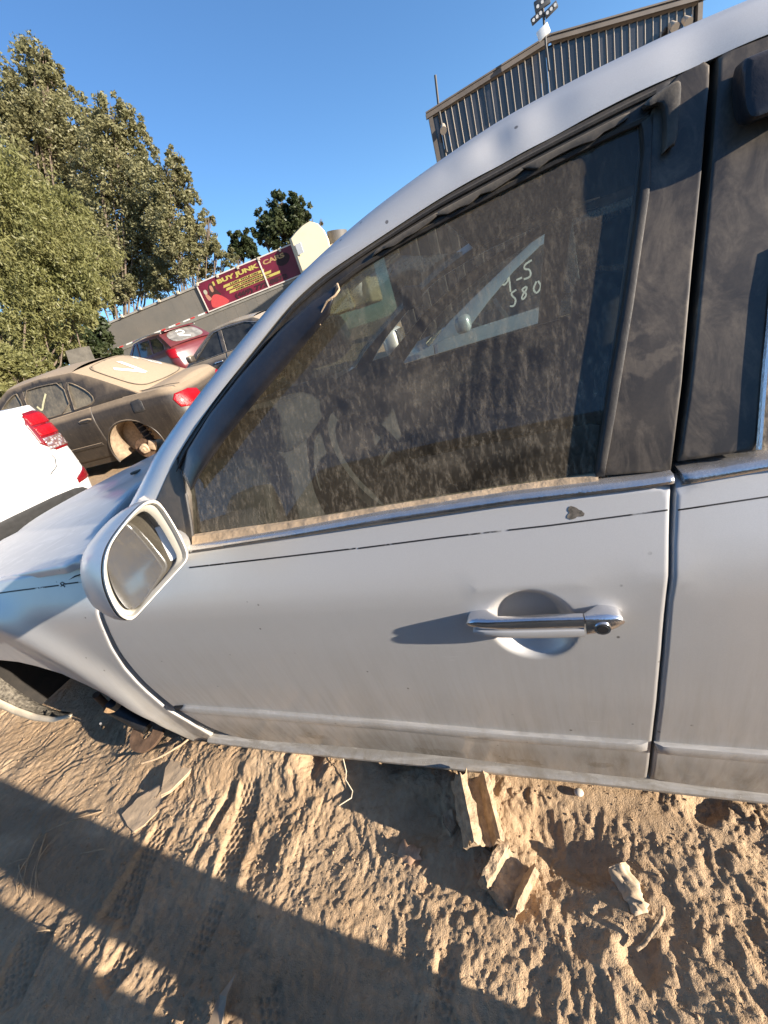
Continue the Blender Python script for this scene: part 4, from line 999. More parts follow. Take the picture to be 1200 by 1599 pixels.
    so = [(A[0], dz(A[0]) - .01)] + [(A[0] + (A[1] - A[0]) * t_, dz(A[0]) + (rl_(A[1]) - dz(A[0])) * (t_ ** .88)) for t_ in (.25, .5, .75)] + [(x, rl_(x)) for x in np.linspace(A[1], Cc[0], 9)] + \
         [(Cc[0] + (Cc[1] - Cc[0]) * t_, rl_(Cc[0]) + (dz(Cc[1]) - rl_(Cc[0])) * (t_ ** 1.15)) for t_ in (.25, .5, .75)] + [(Cc[1], dz(Cc[1]) - .01)]
    so += [(x, dz(x) - .012) for x in np.linspace(Cc[1], A[0], 8)[1:-1]]
    if windows is None:
        b = lambda x: dz(x) + .012
        windows = [[(A[0] + .26, b(-.6)), (A[1] + .02, zr - .075), (seams[1] - .055, zr - .055), (seams[1] - .055, b(0))],
                   [(seams[1] + .035, b(.1)), (seams[1] + .035, zr - .055), (Cc[0] - .10, zr - .065), (Cc[0] + .13, b(.9) + .10), (Cc[0] + .10, b(.9))]]
    gmat = glass or simple('dark_car_glass', (.015, .017, .018), .12)
    for side in (-1, 1):
        f3 = lambda a, b_, o=0.0, s=side: (a, s * (gy(a, b_) - o), b_)
        panel('window_frame', so, f3, trim or paint, root, holes=windows, step=.12, seg=.03, r=.004, thick=.03, auto=50)
        for k, w_ in enumerate(windows):
            o = panel('side_window', w_, lambda a, b_, o=0.0, s=side: (a, s * (gy(a, b_) - o - .014), b_), gmat, root, step=.2, seg=.05, r=0, thick=0)
    def crossing(nm, rows, bulge, crown, mt, pw2=2.4):
        V = []; F = []; m2 = 14
        for (x, z, hw_) in rows:
            for k in range(m2 + 1):
                t_ = -1 + 2 * k / m2; kk_ = 1 - abs(t_) ** pw2; V.append((x + bulge * kk_, t_ * hw_, z + crown * kk_))
        for i in range(len(rows) - 1):
            for k in range(m2): F.append((i * (m2 + 1) + k, i * (m2 + 1) + k + 1, (i + 1) * (m2 + 1) + k + 1, (i + 1) * (m2 + 1) + k))
        return mesh(nm, V, F, mt, root, auto=60)
    rr_ = [(x, rl_(x), gy(x, rl_(x)) - .002) for x in np.linspace(A[1], Cc[0], 12)]
    crossing('roof', rr_, 0, .05, paint, 2.8)
    aw = [p_ for p_ in so[:4]] + [(A[1], rl_(A[1]))]; aw = [(x, z, gy(x, z) - .002) for x, z in aw]
    crossing('windscreen', aw, -.10, .02, gmat)
    cwl = [(Cc[0], rl_(Cc[0]))] + [(Cc[0] + (Cc[1] - Cc[0]) * t_, rl_(Cc[0]) + (dz(Cc[1]) - rl_(Cc[0])) * (t_ ** 1.15)) for t_ in (.25, .5, .75, 1)]; cwl = [(x, z, gy(x, z) - .002) for x, z in cwl]
    crossing('rear_pillar_panel', cwl, back_in, .03, paint)
    def backpt(u, t_, o=0.0):        # u 0 top..1 bottom, t -1..1
        q = np.array(cwl); k = np.linspace(0, 1, len(q)); x, z, hw_ = (np.interp(u, k, q[:, c]) for c in range(3)); kk_ = 1 - abs(t_) ** 2.4
        return (x + back_in * kk_ - o * .6 + .004, t_ * hw_, z + .03 * kk_ - o * .7 + .004)
    # wheels and wells
    for wx, has in wheels:
        for side in (-1, 1):
            V = []; F = []
            for i in range(25):
                a = math.pi * (-.1 + 1.2 * i / 24)
                for j, (yy, r2) in enumerate(((H2 * .955, RW), (H2 * .62, RW - .01), (H2 * .60, .02))): V.append((wx + r2 * math.cos(a), side * yy, tire_z + r2 * math.sin(a)))
            for i in range(24):
                for j in range(2): F.append((i * 3 + j, i * 3 + j + 1, (i + 1) * 3 + j + 1, (i + 1) * 3 + j))
            mesh('wheel_well', V, F, DARK if trim is not SANDTRIM else SANDY, root, auto=60)
            if has:
                bm = bmesh.new(); cyl_bm(bm, R, R, (wx, side * H2 * .70, tire_z), (wx, side * H2 * .94, tire_z), 36)
                es = [e for e in bm.edges if e.calc_face_angle(0) > 1]; bmesh.ops.bevel(bm, geom=es, offset=.03, segments=3, affect='EDGES'); wh = from_bm('wheel', bm, TYRE, root, auto=40)
                bm = bmesh.new(); cyl_bm(bm, .20, .16, (wx, side * H2 * .90, tire_z), (wx, side * H2 * .955, tire_z), 24); o = from_bm('rim', bm, SHINY, None, auto=40); o.parent = wh
    return dict(root=root, low=lowpt, S=S_of_x, sl=sl_, gy=gy, dz=dz, back=backpt, zr=zr, W=W, L=L, doors=mkids)
def mark(c, name, outline, mt, side=-1, proud=.004, thick=.01, r=.006, step=.03, seg=.015, parent=None, dv=True):
    """panel on the lower body: outline in (s from rear centre, z above the car's base line)"""
    st = c['sl'][-1]
    def f3(a, b_, o=0.0):
        s = st - a; x = float(np.interp(s, c['sl'], np.interp(c['sl'], c['sl'], c['sl'])))
        q0 = c['low'](s, .5); v = 0
        lo_, hi_ = 0.0, 1.0
        for _ in range(18):
            v = (lo_ + hi_) / 2
            if c['low'](s, v)[2] < b_: lo_ = v
            else: hi_ = v
        return c['low'](s, v, o - proud, side)
    return panel(name, outline, f3, mt, parent or c['root'], step=step, seg=seg, r=r, thick=thick)
TYRE = dusty('dusty_tyre_rubber', (.02, .02, .02), (.32, .25, .17), .45, rough=.8, scale=12)
SANDTRIM = None
RED = NT('red_lamp_lens'); RED = RED.done(RED.bsdf((.26, .004, .008), .25, 0, .3, .1, RED.bump(RED.noise(RED.pos(), 220, 1), .5, .004)))
REDDARK = simple('red_reflector_lens', (.14, .004, .007), .22, coat=.4, nscale=120, namp=.3)
CLEARL = NT('clear_lamp_lens'); _f = CLEARL.n('ShaderNodeTexVoronoi'); _f.inputs['Scale'].default_value = 45; CLEARL.l(CLEARL.pos(), _f.inputs['Vector'])
CLEARL = CLEARL.done(CLEARL.bsdf(CLEARL.mix(CLEARL.ramp(_f.outputs['Distance'], [(.1, 0.0), (.6, 1.0)]), (.75, .72, .70), (.30, .16, .14)), .12, .6, .6, .6, CLEARL.bump(_f.outputs['Distance'], .7, .01)))
AMBER = simple('amber_lamp_lens', (.55, .12, .02), .18, coat=.4)
def brush(name, pts, f3, w, mt, parent, taperf=lambda t_: 1.0):
    """a flat hand-drawn marker stroke on a surface"""
    P_ = smooth_poly(pts, 2, False) if len(pts) > 2 else resample(pts, .02, False).tolist(); V = []; F = []
    P_ = np.array(P_); n2 = len(P_)
    for i in range(n2):
        t_ = P_[min(i + 1, n2 - 1)] - P_[max(i - 1, 0)]; t_ /= np.linalg.norm(t_) + 1e-9; nn = np.array([-t_[1], t_[0]]) * w / 2 * taperf(i / (n2 - 1))
        V.append(f3(*(P_[i] + nn), -.002)); V.append(f3(*(P_[i] - nn), -.002))
    F = [(2 * i, 2 * i + 1, 2 * i + 3, 2 * i + 2) for i in range(n2 - 1)]
    return mesh(name, V, F, mt, parent)
CHALK = simple('chalky_white_marker', (.80, .78, .70), .9, nscale=60, namp=.12)
FINGER = simple('yellowish_marker_in_dust', (.46, .43, .26), .9, nscale=60, namp=.2)

# ---- brown dusty saloon
BRP = dusty('dark_bronze_paint_under_dust', (.022, .019, .017), (.33, .25, .165), amount=.13, rough=.4, metal=.2, up=1.5, scale=2.6, streak=True, obj=True, spots=True)
BRG = dusty('dust_covered_side_glass', (.03, .03, .028), (.36, .30, .20), amount=.45, rough=.25, up=.8, scale=3.0, streak=True, obj=True)
hub = at_d(217, 698, 6.5); rzb = math.radians(16.2); Lb = 4.78
def tilted(rz, pos, deg):
    v = Vector((pos[0], pos[1], 0)).normalized(); return Matrix.Rotation(math.radians(deg), 3, Vector((0, 0, 1)).cross(-v)) @ Matrix.Rotation(rz, 3, 'Z')
RB = tilted(rzb, hub, 7.0); off = RB @ Vector((1.33, -.86, .31))
bwin = [[(-.62, .935), (-.40, 1.09), (-.18, 1.22), (-.06, 1.265), (.03, 1.275), (.03, .955)],
        [(.10, .958), (.10, 1.28), (.40, 1.285), (.64, 1.265), (.70, .975)],
        [(.745, .98), (.70, 1.255), (.80, 1.22), (.95, 1.12), (1.01, 1.03), (1.00, .995)]]
bwin = [[(x + (.06 if x > .5 and z > 1.0 else 0), .955 + (z - .955) * 1.20 if z > .999 else z) for x, z in w_] for w_ in bwin]
B = make_car('dusty_brown_saloon', 'dark brown saloon caked in tan dust with V marks and its rear wheel missing', tuple(Vector(hub) - off), rzb, BRP, L=Lb, W=1.77, zt=1.48, A=(-.98, -.12), Cc=(.88, 1.70),
             deck=((-2.4, .60), (-1.9, .74), (-.9, .90), (1.4, .975), (2.1, .965), (2.4, .93)), wheels=((-1.36, True), (1.33, False)), seams=(-.95, .065, .985), windows=bwin, glass=BRG, tumble=.40, rc=(.5, .36), back_in=.14)
r_ = B['root']; r_.rotation_euler = RB.to_euler(); f3w = lambda a, b_, o=0.0: (a, -(B['gy'](a, b_) - o - .011), b_)
brush('marker_tick', [(.22, 1.13), (.27, 1.06), (.32, 1.14), (.41, 1.25)], f3w, .026, FINGER, r_)
brush('marker_tick', [(-.40, 1.0), (-.36, .96), (-.30, 1.03), (-.22, 1.13)], f3w, .022, FINGER, r_)
# window surrounds
for w_ in bwin:
    pts = [f3w(a, b_, -.016) for a, b_ in smooth_poly(w_ + [w_[0]], 1, False)]; tube_obj('window_seal', pts, .008, TYRE, r_, 6)
BGL = dusty('sand_covered_rear_glass', (.16, .125, .085), (.35, .27, .18), amount=.75, rough=.8, up=.9, scale=3, obj=True, spots=True)
bo = smooth_poly([(.10, -.80), (.06, -.5), (.04, 0), (.06, .5), (.10, .80), (.5, .86), (.90, .84), (.965, .5), (.985, 0), (.965, -.5), (.90, -.84), (.5, -.86)], 2)
panel('rear_window', bo, lambda a, b_, o=0.0: B['back'](a, b_, o - .004), BGL, r_, step=.06, seg=.03, r=.0, thick=.02)
seal = [B['back'](a, b_, -.006) for a, b_ in bo + [bo[0]]]; tube_obj('rear_window_seal', seal, .007, TYRE, r_, 6)
fb = lambda a, b_, o=0.0: B['back'](a, b_, o - .010)
brush('chalk_v', [(.36, -.56), (.70, -.30)], fb, .10, CHALK, r_); brush('chalk_v', [(.70, -.30), (.24, -.12)], fb, .10, CHALK, r_)
for pp in ([(.35, .50), (.22, .58), (.30, .68), (.46, .62), (.55, .50), (.68, .55), (.62, .68), (.48, .63)], [(.30, .78), (.22, .86), (.30, .92), (.45, .84), (.62, .78), (.60, .92)]): brush('chalk_number', pp, fb, .05, CHALK, r_)
mark(B, 'tail_light', [(.40, .64), (.42, .81), (.60, .86), (.86, .86), (.92, .80), (.88, .68), (.70, .64)], RED, -1, .012, .03, r=.012)
mark(B, 'tail_light', [(.40, .64), (.42, .81), (.60, .86), (.86, .86), (.92, .80), (.88, .68), (.70, .64)], RED, 1, .012, .03, r=.012)
st = B['sl'][-1]; sx = lambda x: st - B['S'](x)
fuel = mark(B, 'fuel_door', [(sx(1.56), .76), (sx(1.57), .905), (sx(1.70), .915), (sx(1.735), .88), (sx(1.73), .77), (sx(1.70), .755)], simple('scuffed_black_flap', (.03, .028, .026), .5, nscale=20, namp=.5), -1, .012, .02, r=.012)
mark(B, 'door_handle', [(sx(.76), .80), (sx(.75), .83), (sx(.80), .845), (sx(.90), .845), (sx(.95), .83), (sx(.94), .805), (sx(.87), .79)], BRP, -1, .014, .02, r=.012)
mark(B, 'handle_slot', [(sx(.78), .812), (sx(.78), .828), (sx(.91), .83), (sx(.91), .812)], DARK, -1, .016, .004, r=.0)
mark(B, 'side_moulding', [(sx(.12), .455), (sx(.12), .50), (sx(.90), .50), (sx(.90), .455)], BRP, -1, .015, .02, r=.008)
# bootlid shut line and lamp cluster base
for pts in ([( .0, -.86), (.0, .86)],):
    pass
Vs = []
for x in np.linspace(1.50, 2.25, 12): Vs.append((x, -(B['W'] / 2 * .90) + .075, B['dz'](x) + .018))
tube_obj('boot_seam', Vs, .006, TYRE, r_, 6)
# bare hub in the empty arch
wx, wy, wz = 1.33, -.80, .31
bm = bmesh.new(); cyl_bm(bm, .14, .14, (wx + .02, wy + .06, wz - .06), (wx + .02, wy + .03, wz - .06), 32); dsk = from_bm('brake_disc', bm, RUST, r_, auto=40)
bm = bmesh.new(); cyl_bm(bm, .07, .06, (wx + .02, wy + .03, wz - .06), (wx + .02, wy - .02, wz - .06), 20); cyl_bm(bm, .03, .028, (wx + .02, wy - .02, wz - .06), (wx + .02, wy - .05, wz - .06), 16)
o = from_bm('hub', bm, SANDY, None, auto=40); o.parent = dsk
bm = bmesh.new(); cyl_bm(bm, .05, .05, (wx + .10, wy + .12, wz), (wx + .05, wy + .12, wz + .36), 16); from_bm('damper', bm, DARK, r_, auto=40)
SP = [(wx + .09 + .065 * math.cos(a), wy + .12 + .065 * math.sin(a), wz + .04 + .022 * a / 2) for a in np.linspace(0, 26, 120)]; tube_obj('coil_spring', SP, .009, TYRE, r_, 6)
bm = bmesh.new(); box_bm(bm, .10, .05, .13, (wx + .14, wy + .03, wz - .04), Matrix.Rotation(.5, 3, 'Y'), .01); o = from_bm('brake_caliper', bm, SANDY, None, auto=40); o.parent = dsk
# hanging sandy liner
Vv = []; Ff = []
for i in range(16):
    a = math.radians(100 + 95 * i / 15)
    for j, yy in enumerate((-.86, -.74, -.60)): rr = .385 - .012 * j - .10 * (i / 15) ** 3 * (j > 0) ; Vv.append((wx + rr * math.cos(a), yy, wz + rr * math.sin(a) - .03 * (i / 15)))
for i in range(15):
    for j in range(2): Ff.append((i * 3 + j, i * 3 + j + 1, (i + 1) * 3 + j + 1, (i + 1) * 3 + j))
o = mesh('arch_liner', Vv, Ff, simple('sandy_liner', (.27, .20, .13), .95, nscale=20, namp=.3, bumps=.4), r_, smooth=True); md = o.modifiers.new('t', 'SOLIDIFY'); md.thickness = .006
pts = [(wx + .395 * math.cos(a), -.872, wz + .395 * math.sin(a)) for a in np.linspace(-.35, math.pi + .35, 30)]; tube_obj('arch_lip', pts, .014, BRP, r_, 8)

# ---- white car ahead
WHT = dusty('white_paint', (.56, .56, .555), (.50, .42, .32), amount=.07, rough=.3, coat=.4, up=.08, scale=5, obj=True)
cor = at_d(150, 758, 4.25)
Wc = make_car('white_saloon', 'white saloon parked just ahead, its red and clear right tail light and bumper showing', (cor[0] - 2.25, cor[1] - .80, .24), 0.0, WHT, L=4.55, W=1.78, zt=1.46, seams=(-.95, .06, 1.0), A=(-1.0, -.15), Cc=(.80, 1.55),
              deck=((-2.3, .66), (-1.9, .80), (-.9, .95), (1.5, 1.05), (2.0, 1.10), (2.3, 1.10)), rc=(.5, .16), glass=simple('tinted_car_glass', (.02, .024, .024), .06),
              prw=[.955, .985, 1.0, .992, .985, .983, .978, .968], pww=[.93, .955, .985, 1.0, .995, .99, .98, .955])
def project(p_):
    c = RM.T @ (np.asarray(p_, float) - np.array([0, 0, CAMH])); return 600 * c[0] / c[2] + 600, 600 * c[1] / c[2] + 799.5
# tail lamp of the white car: red above, bright red middle, clear below
def wm(name, o_, mt, side=1, **k): return mark(Wc, name, o_, mt, side, **k)
for sd in (1, -1):
    lamp = wm('tail_light', smooth_poly([(.66, 1.05), (.86, 1.06), (.98, .98), (1.06, .86), (1.06, .76), (.98, .715), (.64, .715)], 1), REDDARK, sd, proud=.012, thick=.03, r=.014, step=.04)
    for nm, oo, mt_ in (('upper_lens', [(.68, .945), (.68, 1.03), (.84, 1.035), (.93, .97), (.955, .94)], RED), ('middle_lens', [(.68, .85), (.68, .93), (.96, .93), (1.02, .86), (1.02, .845)], RED), ('clear_lens', [(.68, .735), (.68, .835), (1.03, .83), (1.035, .77), (.97, .735)], CLEARL)):
        o = wm(nm, oo, mt_, sd, proud=.019, thick=.008, r=.006, parent=None); o.parent = lamp
    wm('bumper_reflector', [(.72, .41), (.92, .43), (.95, .50), (.86, .52), (.72, .46)], REDDARK, sd, proud=.008, r=.008)
# boot lid and its shut line, bumper crease, lower black valance
gap = simple('white_car_shut_line', (.03, .03, .03), .8)
st = Wc['sl'][-1]
def wl(a, z, o=0.0, sd=1):
    lo_, hi_ = 0.0, 1.0
    for _ in range(20):
        v = (lo_ + hi_) / 2
        if Wc['low'](st - a, v)[2] < z: lo_ = v
        else: hi_ = v
    return Wc['low'](st - a, v, o, sd)
lid = [(.0, 1.085), (.60, 1.07), (.63, 1.0), (.63, .70), (.60, .62), (.52, .585), (.0, .57)]
lidp = smooth_poly([(-a, z) for a, z in lid[::-1]][:-1] + lid, 2)
def lidf(a, b_, o=0.0): q = wl(abs(a), b_, o - .006); return (q[0], q[1] * (1 if a >= 0 else -1), q[2])
panel('boot_lid', lidp, lidf, WHT, Wc['root'], step=.05, seg=.02, r=.008, thick=.02)
for sd in (1, -1):
    tube_obj('bumper_seam', [wl(a, z, -.001, sd) for a, z in [(.55, .565), (.63, .60), (.665, .66), (.66, .70)]], .004, gap, Wc['root'], 6)
    tube_obj('bumper_crease', [wl(a, z, -.002, sd) for a, z in [(.70, .56), (.85, .575), (1.0, .60), (1.15, .66)]], .005, WHT, Wc['root'], 6)
vo = [(-.80, .25), (-.78, .36), (-.62, .405), (0, .415), (.62, .405), (.78, .36), (.80, .25)]
panel('bumper_valance', smooth_poly(vo, 1, True, keep=(0, 6)), lambda a, b_, o=0.0: (lambda q: (q[0] , q[1] * (1 if a >= 0 else -1), q[2]))(wl(abs(a), b_, o - .008)), simple('black_valance_plastic', (.02, .02, .02), .6, nscale=30, namp=.3), Wc['root'], step=.05, seg=.02, r=.01, thick=.02)
bm = bmesh.new(); cyl_bm(bm, .02, .02, (2.0, .55, .26), (2.30, .55, .25), 14); from_bm('exhaust_tip', bm, SHINY, Wc['root'], auto=40)

# ---- black saloon behind the brown one
BLK = dusty('black_paint', (.012, .012, .014), (.38, .31, .22), amount=.28, rough=.22, coat=.5, up=.85, scale=3, obj=True)
pB = at_d(334, 524, 9.3)
RK = tilted(math.radians(6), pB, 5.0)
K_ = make_car('black_saloon', 'black saloon with dusty roof and closed dark windows below the sign', (pB[0] + .0, pB[1] + .80, pB[2] - 1.24), math.radians(6), BLK, L=4.7, W=1.80, zt=1.46, seams=(-.95, .0, 1.0), A=(-1.05, -.20), Cc=(.80, 1.50),
                glass=simple('smoked_side_glass', (.030, .030, .028), .10, nscale=6, namp=.5, obj=True))
K_['root'].rotation_euler = RK.to_euler()
for sd in (-1,):
    fk = lambda a, b_, o=0.0: (a, sd * (K_['gy'](a, b_) - o - .011), b_)
    arc = [(-.72, 1.0), (-.55, 1.12), (-.35, 1.25), (-.15, 1.345), (.2, 1.372), (.6, 1.36), (.9, 1.28), (1.1, 1.15)]; tube_obj('window_chrome', [fk(a, b_, -.014) for a, b_ in arc], .009, CHROME, K_['root'], 6)
    tube_obj('belt_chrome', [fk(a, K_['dz'](a) + .012, -.016) for a in np.linspace(-.75, 1.2, 9)], .009, CHROME, K_['root'], 6)
    mark(K_, 'door_handle', [(K_['sl'][-1] - K_['S'](x), z) for x, z in ((-.28, .80), (-.28, .825), (-.08, .825), (-.08, .80))], CHROME, -1, .03, .03, r=.006)
bm = bmesh.new(); box_bm(bm, .12, .18, .13, (-.72, -.95, 1.02), None, .035, 3); from_bm('side_mirror', bm, BLK, K_['root'], auto=50)
# ---- dark red estate
RP = dusty('dark_red_paint', (.10, .006, .012), (.30, .22, .16), amount=.08, rough=.3, coat=.3, up=.10, scale=3, obj=True)
pR = at_d(268, 543, 14.0)
RRm = tilted(math.radians(-18), pR, 5.0); Rr = RRm @ Vector((2.2, -.80, 1.02))
R_ = make_car('red_estate', 'dark red estate car with silver roof rail and a white squiggle on its rear glass', (pR[0] - Rr.x, pR[1] - Rr.y, pR[2] - Rr.z), math.radians(-18), RP, L=4.6, W=1.78, zt=1.52, seams=(-.95, .05, 1.0), A=(-1.0, -.15), Cc=(1.55, 2.12),
                deck=((-2.3, .66), (-1.9, .80), (-.9, .95), (1.5, 1.02), (2.3, 1.05)), glass=simple('estate_glass', (.03, .032, .03), .08, nscale=5, namp=.4, obj=True), rc=(.5, .28), tumble=.30,
                windows=[[(-.70, .965), (-.13, 1.40), (-.01, 1.405), (-.01, .975)], [(.09, .975), (.09, 1.41), (.90, 1.405), (.95, .985)], [(1.02, .99), (.98, 1.40), (1.45, 1.385), (1.72, 1.16), (1.70, 1.03)]])
R_['root'].rotation_euler = RRm.to_euler()
panel('rear_window', smooth_poly([(.12, -.78), (.08, 0), (.12, .78), (.85, .82), (.92, 0), (.85, -.82)], 2), lambda a, b_, o=0.0: R_['back'](a, b_, o - .006), simple('dusty_hatch_glass', (.20, .19, .17), .3, nscale=6, namp=.4, obj=True), R_['root'], step=.08, seg=.04, r=.0, thick=.02)
brush('marker_squiggle', [(.30, -.30), (.22, -.12), (.38, .05), (.52, -.10), (.45, -.35), (.62, -.30), (.70, -.05), (.78, .05)], lambda a, b_, o=0.0: R_['back'](a, b_, o - .014), .07, CHALK, R_['root'])
for sd in (-1, 1):
    mark(R_, 'tail_light', [(.72, .72), (.70, .98), (.95, 1.0), (1.15, .99), (1.10, .86), (.95, .74)], RED, sd, .015, .03, r=.012)
    tube_obj('roof_bar', [(x, sd * (R_['gy'](x, 1.48) - .02), 1.475 + .05 * math.sin(math.pi * (x + .3) / 2.0) ** .5 if -.3 < x < 1.7 else 1.475) for x in np.linspace(-.3, 1.7, 16)], .018, SHINY, R_['root'], 8)
bm = bmesh.new(); box_bm(bm, .22, 1.05, .03, (1.66, 0, 1.50), Matrix.Rotation(.12, 3, 'Y'), .012); from_bm('tailgate_spoiler', bm, RP, R_['root'], auto=50)

# ---- silver-blue saloon on the far side, seen through both windows
SB = dusty('blue_silver_paint', (.30, .36, .41), (.42, .34, .25), amount=.14, rough=.3, metal=.3, coat=.4, up=.2, scale=4, obj=True)
CG = glass_mat('far_saloon_glass', (.70, .76, .74), .10, streak=.3)
Fc = make_car('blue_silver_saloon', 'blue-silver saloon with numbers on its glass, seen through both front windows of the near sedan', (.34, 4.10, -.13), 0.0, SB, L=4.6, W=1.76, zt=1.43, seams=(-.93, .10, 1.0), A=(-1.0, -.10), Cc=(.80, 1.45), glass=CG,
                deck=((-2.3, .62), (-1.9, .76), (-.85, .91), (1.35, .96), (2.0, .96), (2.3, .92)), windows=[[(-.66, .925), (-.48, 1.065), (-.27, 1.205), (-.08, 1.30), (.04, 1.325), (.04, .93)], [(.14, .93), (.14, 1.35), (.70, 1.33), (.93, 1.08), (.90, .95)]])
ff = lambda a, b_, o=0.0: (a + .10, -(Fc['gy'](a + .10, b_ - .055) - o - .010), b_ - .055)
def num(pp, dx, dz_, s_=1.0): brush('marker_number', [(dx + a * s_, dz_ + b_ * s_) for a, b_ in pp], ff, .012, CHALK, Fc['root'])
num([(.05, .07), (.02, .09), (-.01, .06), (.01, .02), (.05, .05), (.055, .09), (.05, -.03)], -.46, 1.17)
num([(0, .03), (.04, .035)], -.36, 1.17); num([(.08, .10), (.03, .09), (.02, .06), (.06, .05), (.06, .0), (.01, .0)], -.32, 1.19)
num([(.06, .08), (.02, .07), (.03, .045), (.05, .02), (.03, -.02), (0, -.01)], -.43, 1.06); num([(.04, .07), (0, .06), (.04, .02), (.0, -.01), (0, .02), (.04, .05), (.04, .07)], -.34, 1.07); num([(.03, .07), (0, .03), (.02, -.01), (.06, .03), (.04, .07)], -.26, 1.08)
bm = bmesh.new(); box_bm(bm, .11, .17, .12, (-.66, -.95, .99), None, .04, 4); from_bm('side_mirror', bm, SB, Fc['root'], auto=60)
for sy in (-.36, .36):
    bm = bmesh.new(); box_bm(bm, .15, .48, .55, (.30, sy, .78), Matrix.Rotation(.2, 3, 'Y'), .05, 3); box_bm(bm, .09, .25, .15, (.42, sy, 1.13), None, .04, 3); from_bm('front_seat', bm, simple('grey_seat_cloth', (.26, .27, .26), .9, nscale=30), Fc['root'], auto=60)
bm = bmesh.new(); box_bm(bm, .4, 1.3, .25, (-.75, 0, .82), None, .08, 3); from_bm('dashboard', bm, INTER2, Fc['root'], auto=60)
sw = ring('steering_wheel', (-.36, -.36, .90), .18, .155, (.9, 0, .45), simple('grey_wheel_rim', (.25, .27, .26), .6), .028); sw.parent = Fc['root']
box_ = bmesh.new(); box_bm(box_, .05, .05, .02, (.06, -.70, 1.385), Matrix.Rotation(.3, 3, 'X'), .004); from_bm('green_tag', box_, simple('lime_green_plastic', (.30, .75, .05), .5), Fc['root'])
SIL2 = 0

bm = bmesh.new(); box_bm(bm, 12.2, 2.4, 2.55, (0, 0, 1.275), bev=.03)  # container added as a dark backdrop for the view through the windows
DC = empty('added_container', (4.4, 8.2, -.1)); tag(DC, 'made-up dark container added to darken the view beyond the blue-silver saloon', 'container'); from_bm('container_shell', bm, simple('dark_brown_container', (.016, .014, .012), .8, nscale=2, namp=.4), DC)
for k in range(40):
    bm = bmesh.new() if k == 0 else None
    if k == 0: box_bm(bm, .14, .05, 2.3, (0, 0, 0), bev=.015); o = from_bm('corrugation', bm, bpy.data.materials['dark_brown_container'], DC); o.location = (-5.9, -1.22, 1.28); _c0 = o
    else: o = _c0.copy(); COL.objects.link(o); o.location = (-5.9 + k * .30, -1.22, 1.28)
# ================================================================== trailer with the sign, and the truck in front of it
TRW = dusty('grey_trailer_wall', (.125, .12, .105), (.22, .19, .15), amount=.5, rough=.8, up=.3, scale=.8, streak=False)
a0 = at_d(150, 512, 18.0 / math.cos(math.radians(48.4))); a1 = at_d(456, 384, 20.5 / math.cos(math.radians(24.1)))
pl = np.array([a0[0], a0[1]]); pr2 = np.array([a1[0], a1[1]]); Ltr = float(np.linalg.norm(pr2 - pl)); ang = math.atan2(pr2[1] - pl[1], pr2[0] - pl[0])
zl, zr2 = a0[2], a1[2]; print('trailer', a0, a1, Ltr)
tilt = math.atan2(zr2 - zl, Ltr)
TR = empty('box_trailer', (pl[0], pl[1], zl)); TR.rotation_euler = (0, -tilt, ang); tag(TR, 'long grey semi-trailer with the maroon junk car sign on its side', 'trailer')
# local: x along, z up (0 = top edge), y into the trailer
def tbox(name, x0, x1, y0, y1, z0, z1, mt, bev=0.0, par=None):
    bm = bmesh.new(); box_bm(bm, x1 - x0, y1 - y0, z1 - z0, ((x0 + x1) / 2, (y0 + y1) / 2, (z0 + z1) / 2), bev=bev); return from_bm(name, bm, mt, par or TR)
tbox('trailer_body', 0, Ltr, .0, 2.5, -2.75, -.04, TRW)
top = tbox('top_rail', -.05, Ltr + .05, -.05, 2.55, -.06, .03, simple('dull_grey_rail', (.30, .28, .24), .7, nscale=3))
for k in range(10):
    x = .6 + k * (Ltr - 1.2) / 9; o = tbox('marker_lamp', x - .05, x + .05, -.12, -.04, -.04, .10, simple('weathered_rail_bracket', (.45, .40, .30), .7) if k == 0 else bpy.data.materials['weathered_rail_bracket'])
for k in range(int(Ltr / .61)):
    tbox('wall_seam', .3 + k * .61, .315 + k * .61, -.004, .0, -2.7, -.10, TRW)
rb_ = -1.16
tbox('lower_rail', 0, Ltr, -.03, .0, rb_ - .22, rb_, simple('pale_grey_rail', (.22, .21, .18), .6, nscale=2))
RT = simple('red_reflective_tape', (.50, .03, .03), .5); WT = simple('white_reflective_tape', (.75, .73, .68), .5)
for k in range(int(Ltr / .45)):
    x = .2 + k * .45; tbox('reflective_tape', x, x + (.25 if k % 2 else .40), -.036, -.03, rb_ - .08, rb_ - .02, RT if k % 2 else WT)
for x in (1.5, 2.8, Ltr - 2.0):
    bm = bmesh.new(); cyl_bm(bm, .5, .5, (x, .1, -3.6), (x, .45, -3.6), 28); from_bm('wheel', bm, TYRE, TR, auto=40)
# sign board: position along the trailer found from the photo
def on_tr(px_, py_):
    M = Matrix.Translation((pl[0], pl[1], zl)) @ Matrix.Rotation(ang, 4, 'Z') @ Matrix.Rotation(-tilt, 4, 'Y'); Mi = M.inverted()
    o_ = Mi @ Vector((0, 0, CAMH)); d_ = (Mi.to_3x3() @ Vector(ray(px_, py_))); t_ = (-.05 - o_.y) / d_.y; q = o_ + d_ * t_; return q.x, q.z
s0 = on_tr(309, 441); s1 = on_tr(326, 490); s2 = on_tr(455, 385); s3 = on_tr(470, 424); print('sign', s0, s1, s2, s3)
sx0 = (s0[0] + s1[0]) / 2; sx1 = (s2[0] + s3[0]) / 2; sz1 = (s0[1] + s2[1]) / 2 ; sz0 = (s1[1] + s3[1]) / 2
MAR = simple('maroon_banner', (.13, .010, .026), .5, nscale=1.2, namp=.35)
SG = empty('junk_car_sign', (0, 0, 0)); tag(SG, 'maroon banner with yellow lettering and a woman in red, fixed to the grey trailer', 'sign')
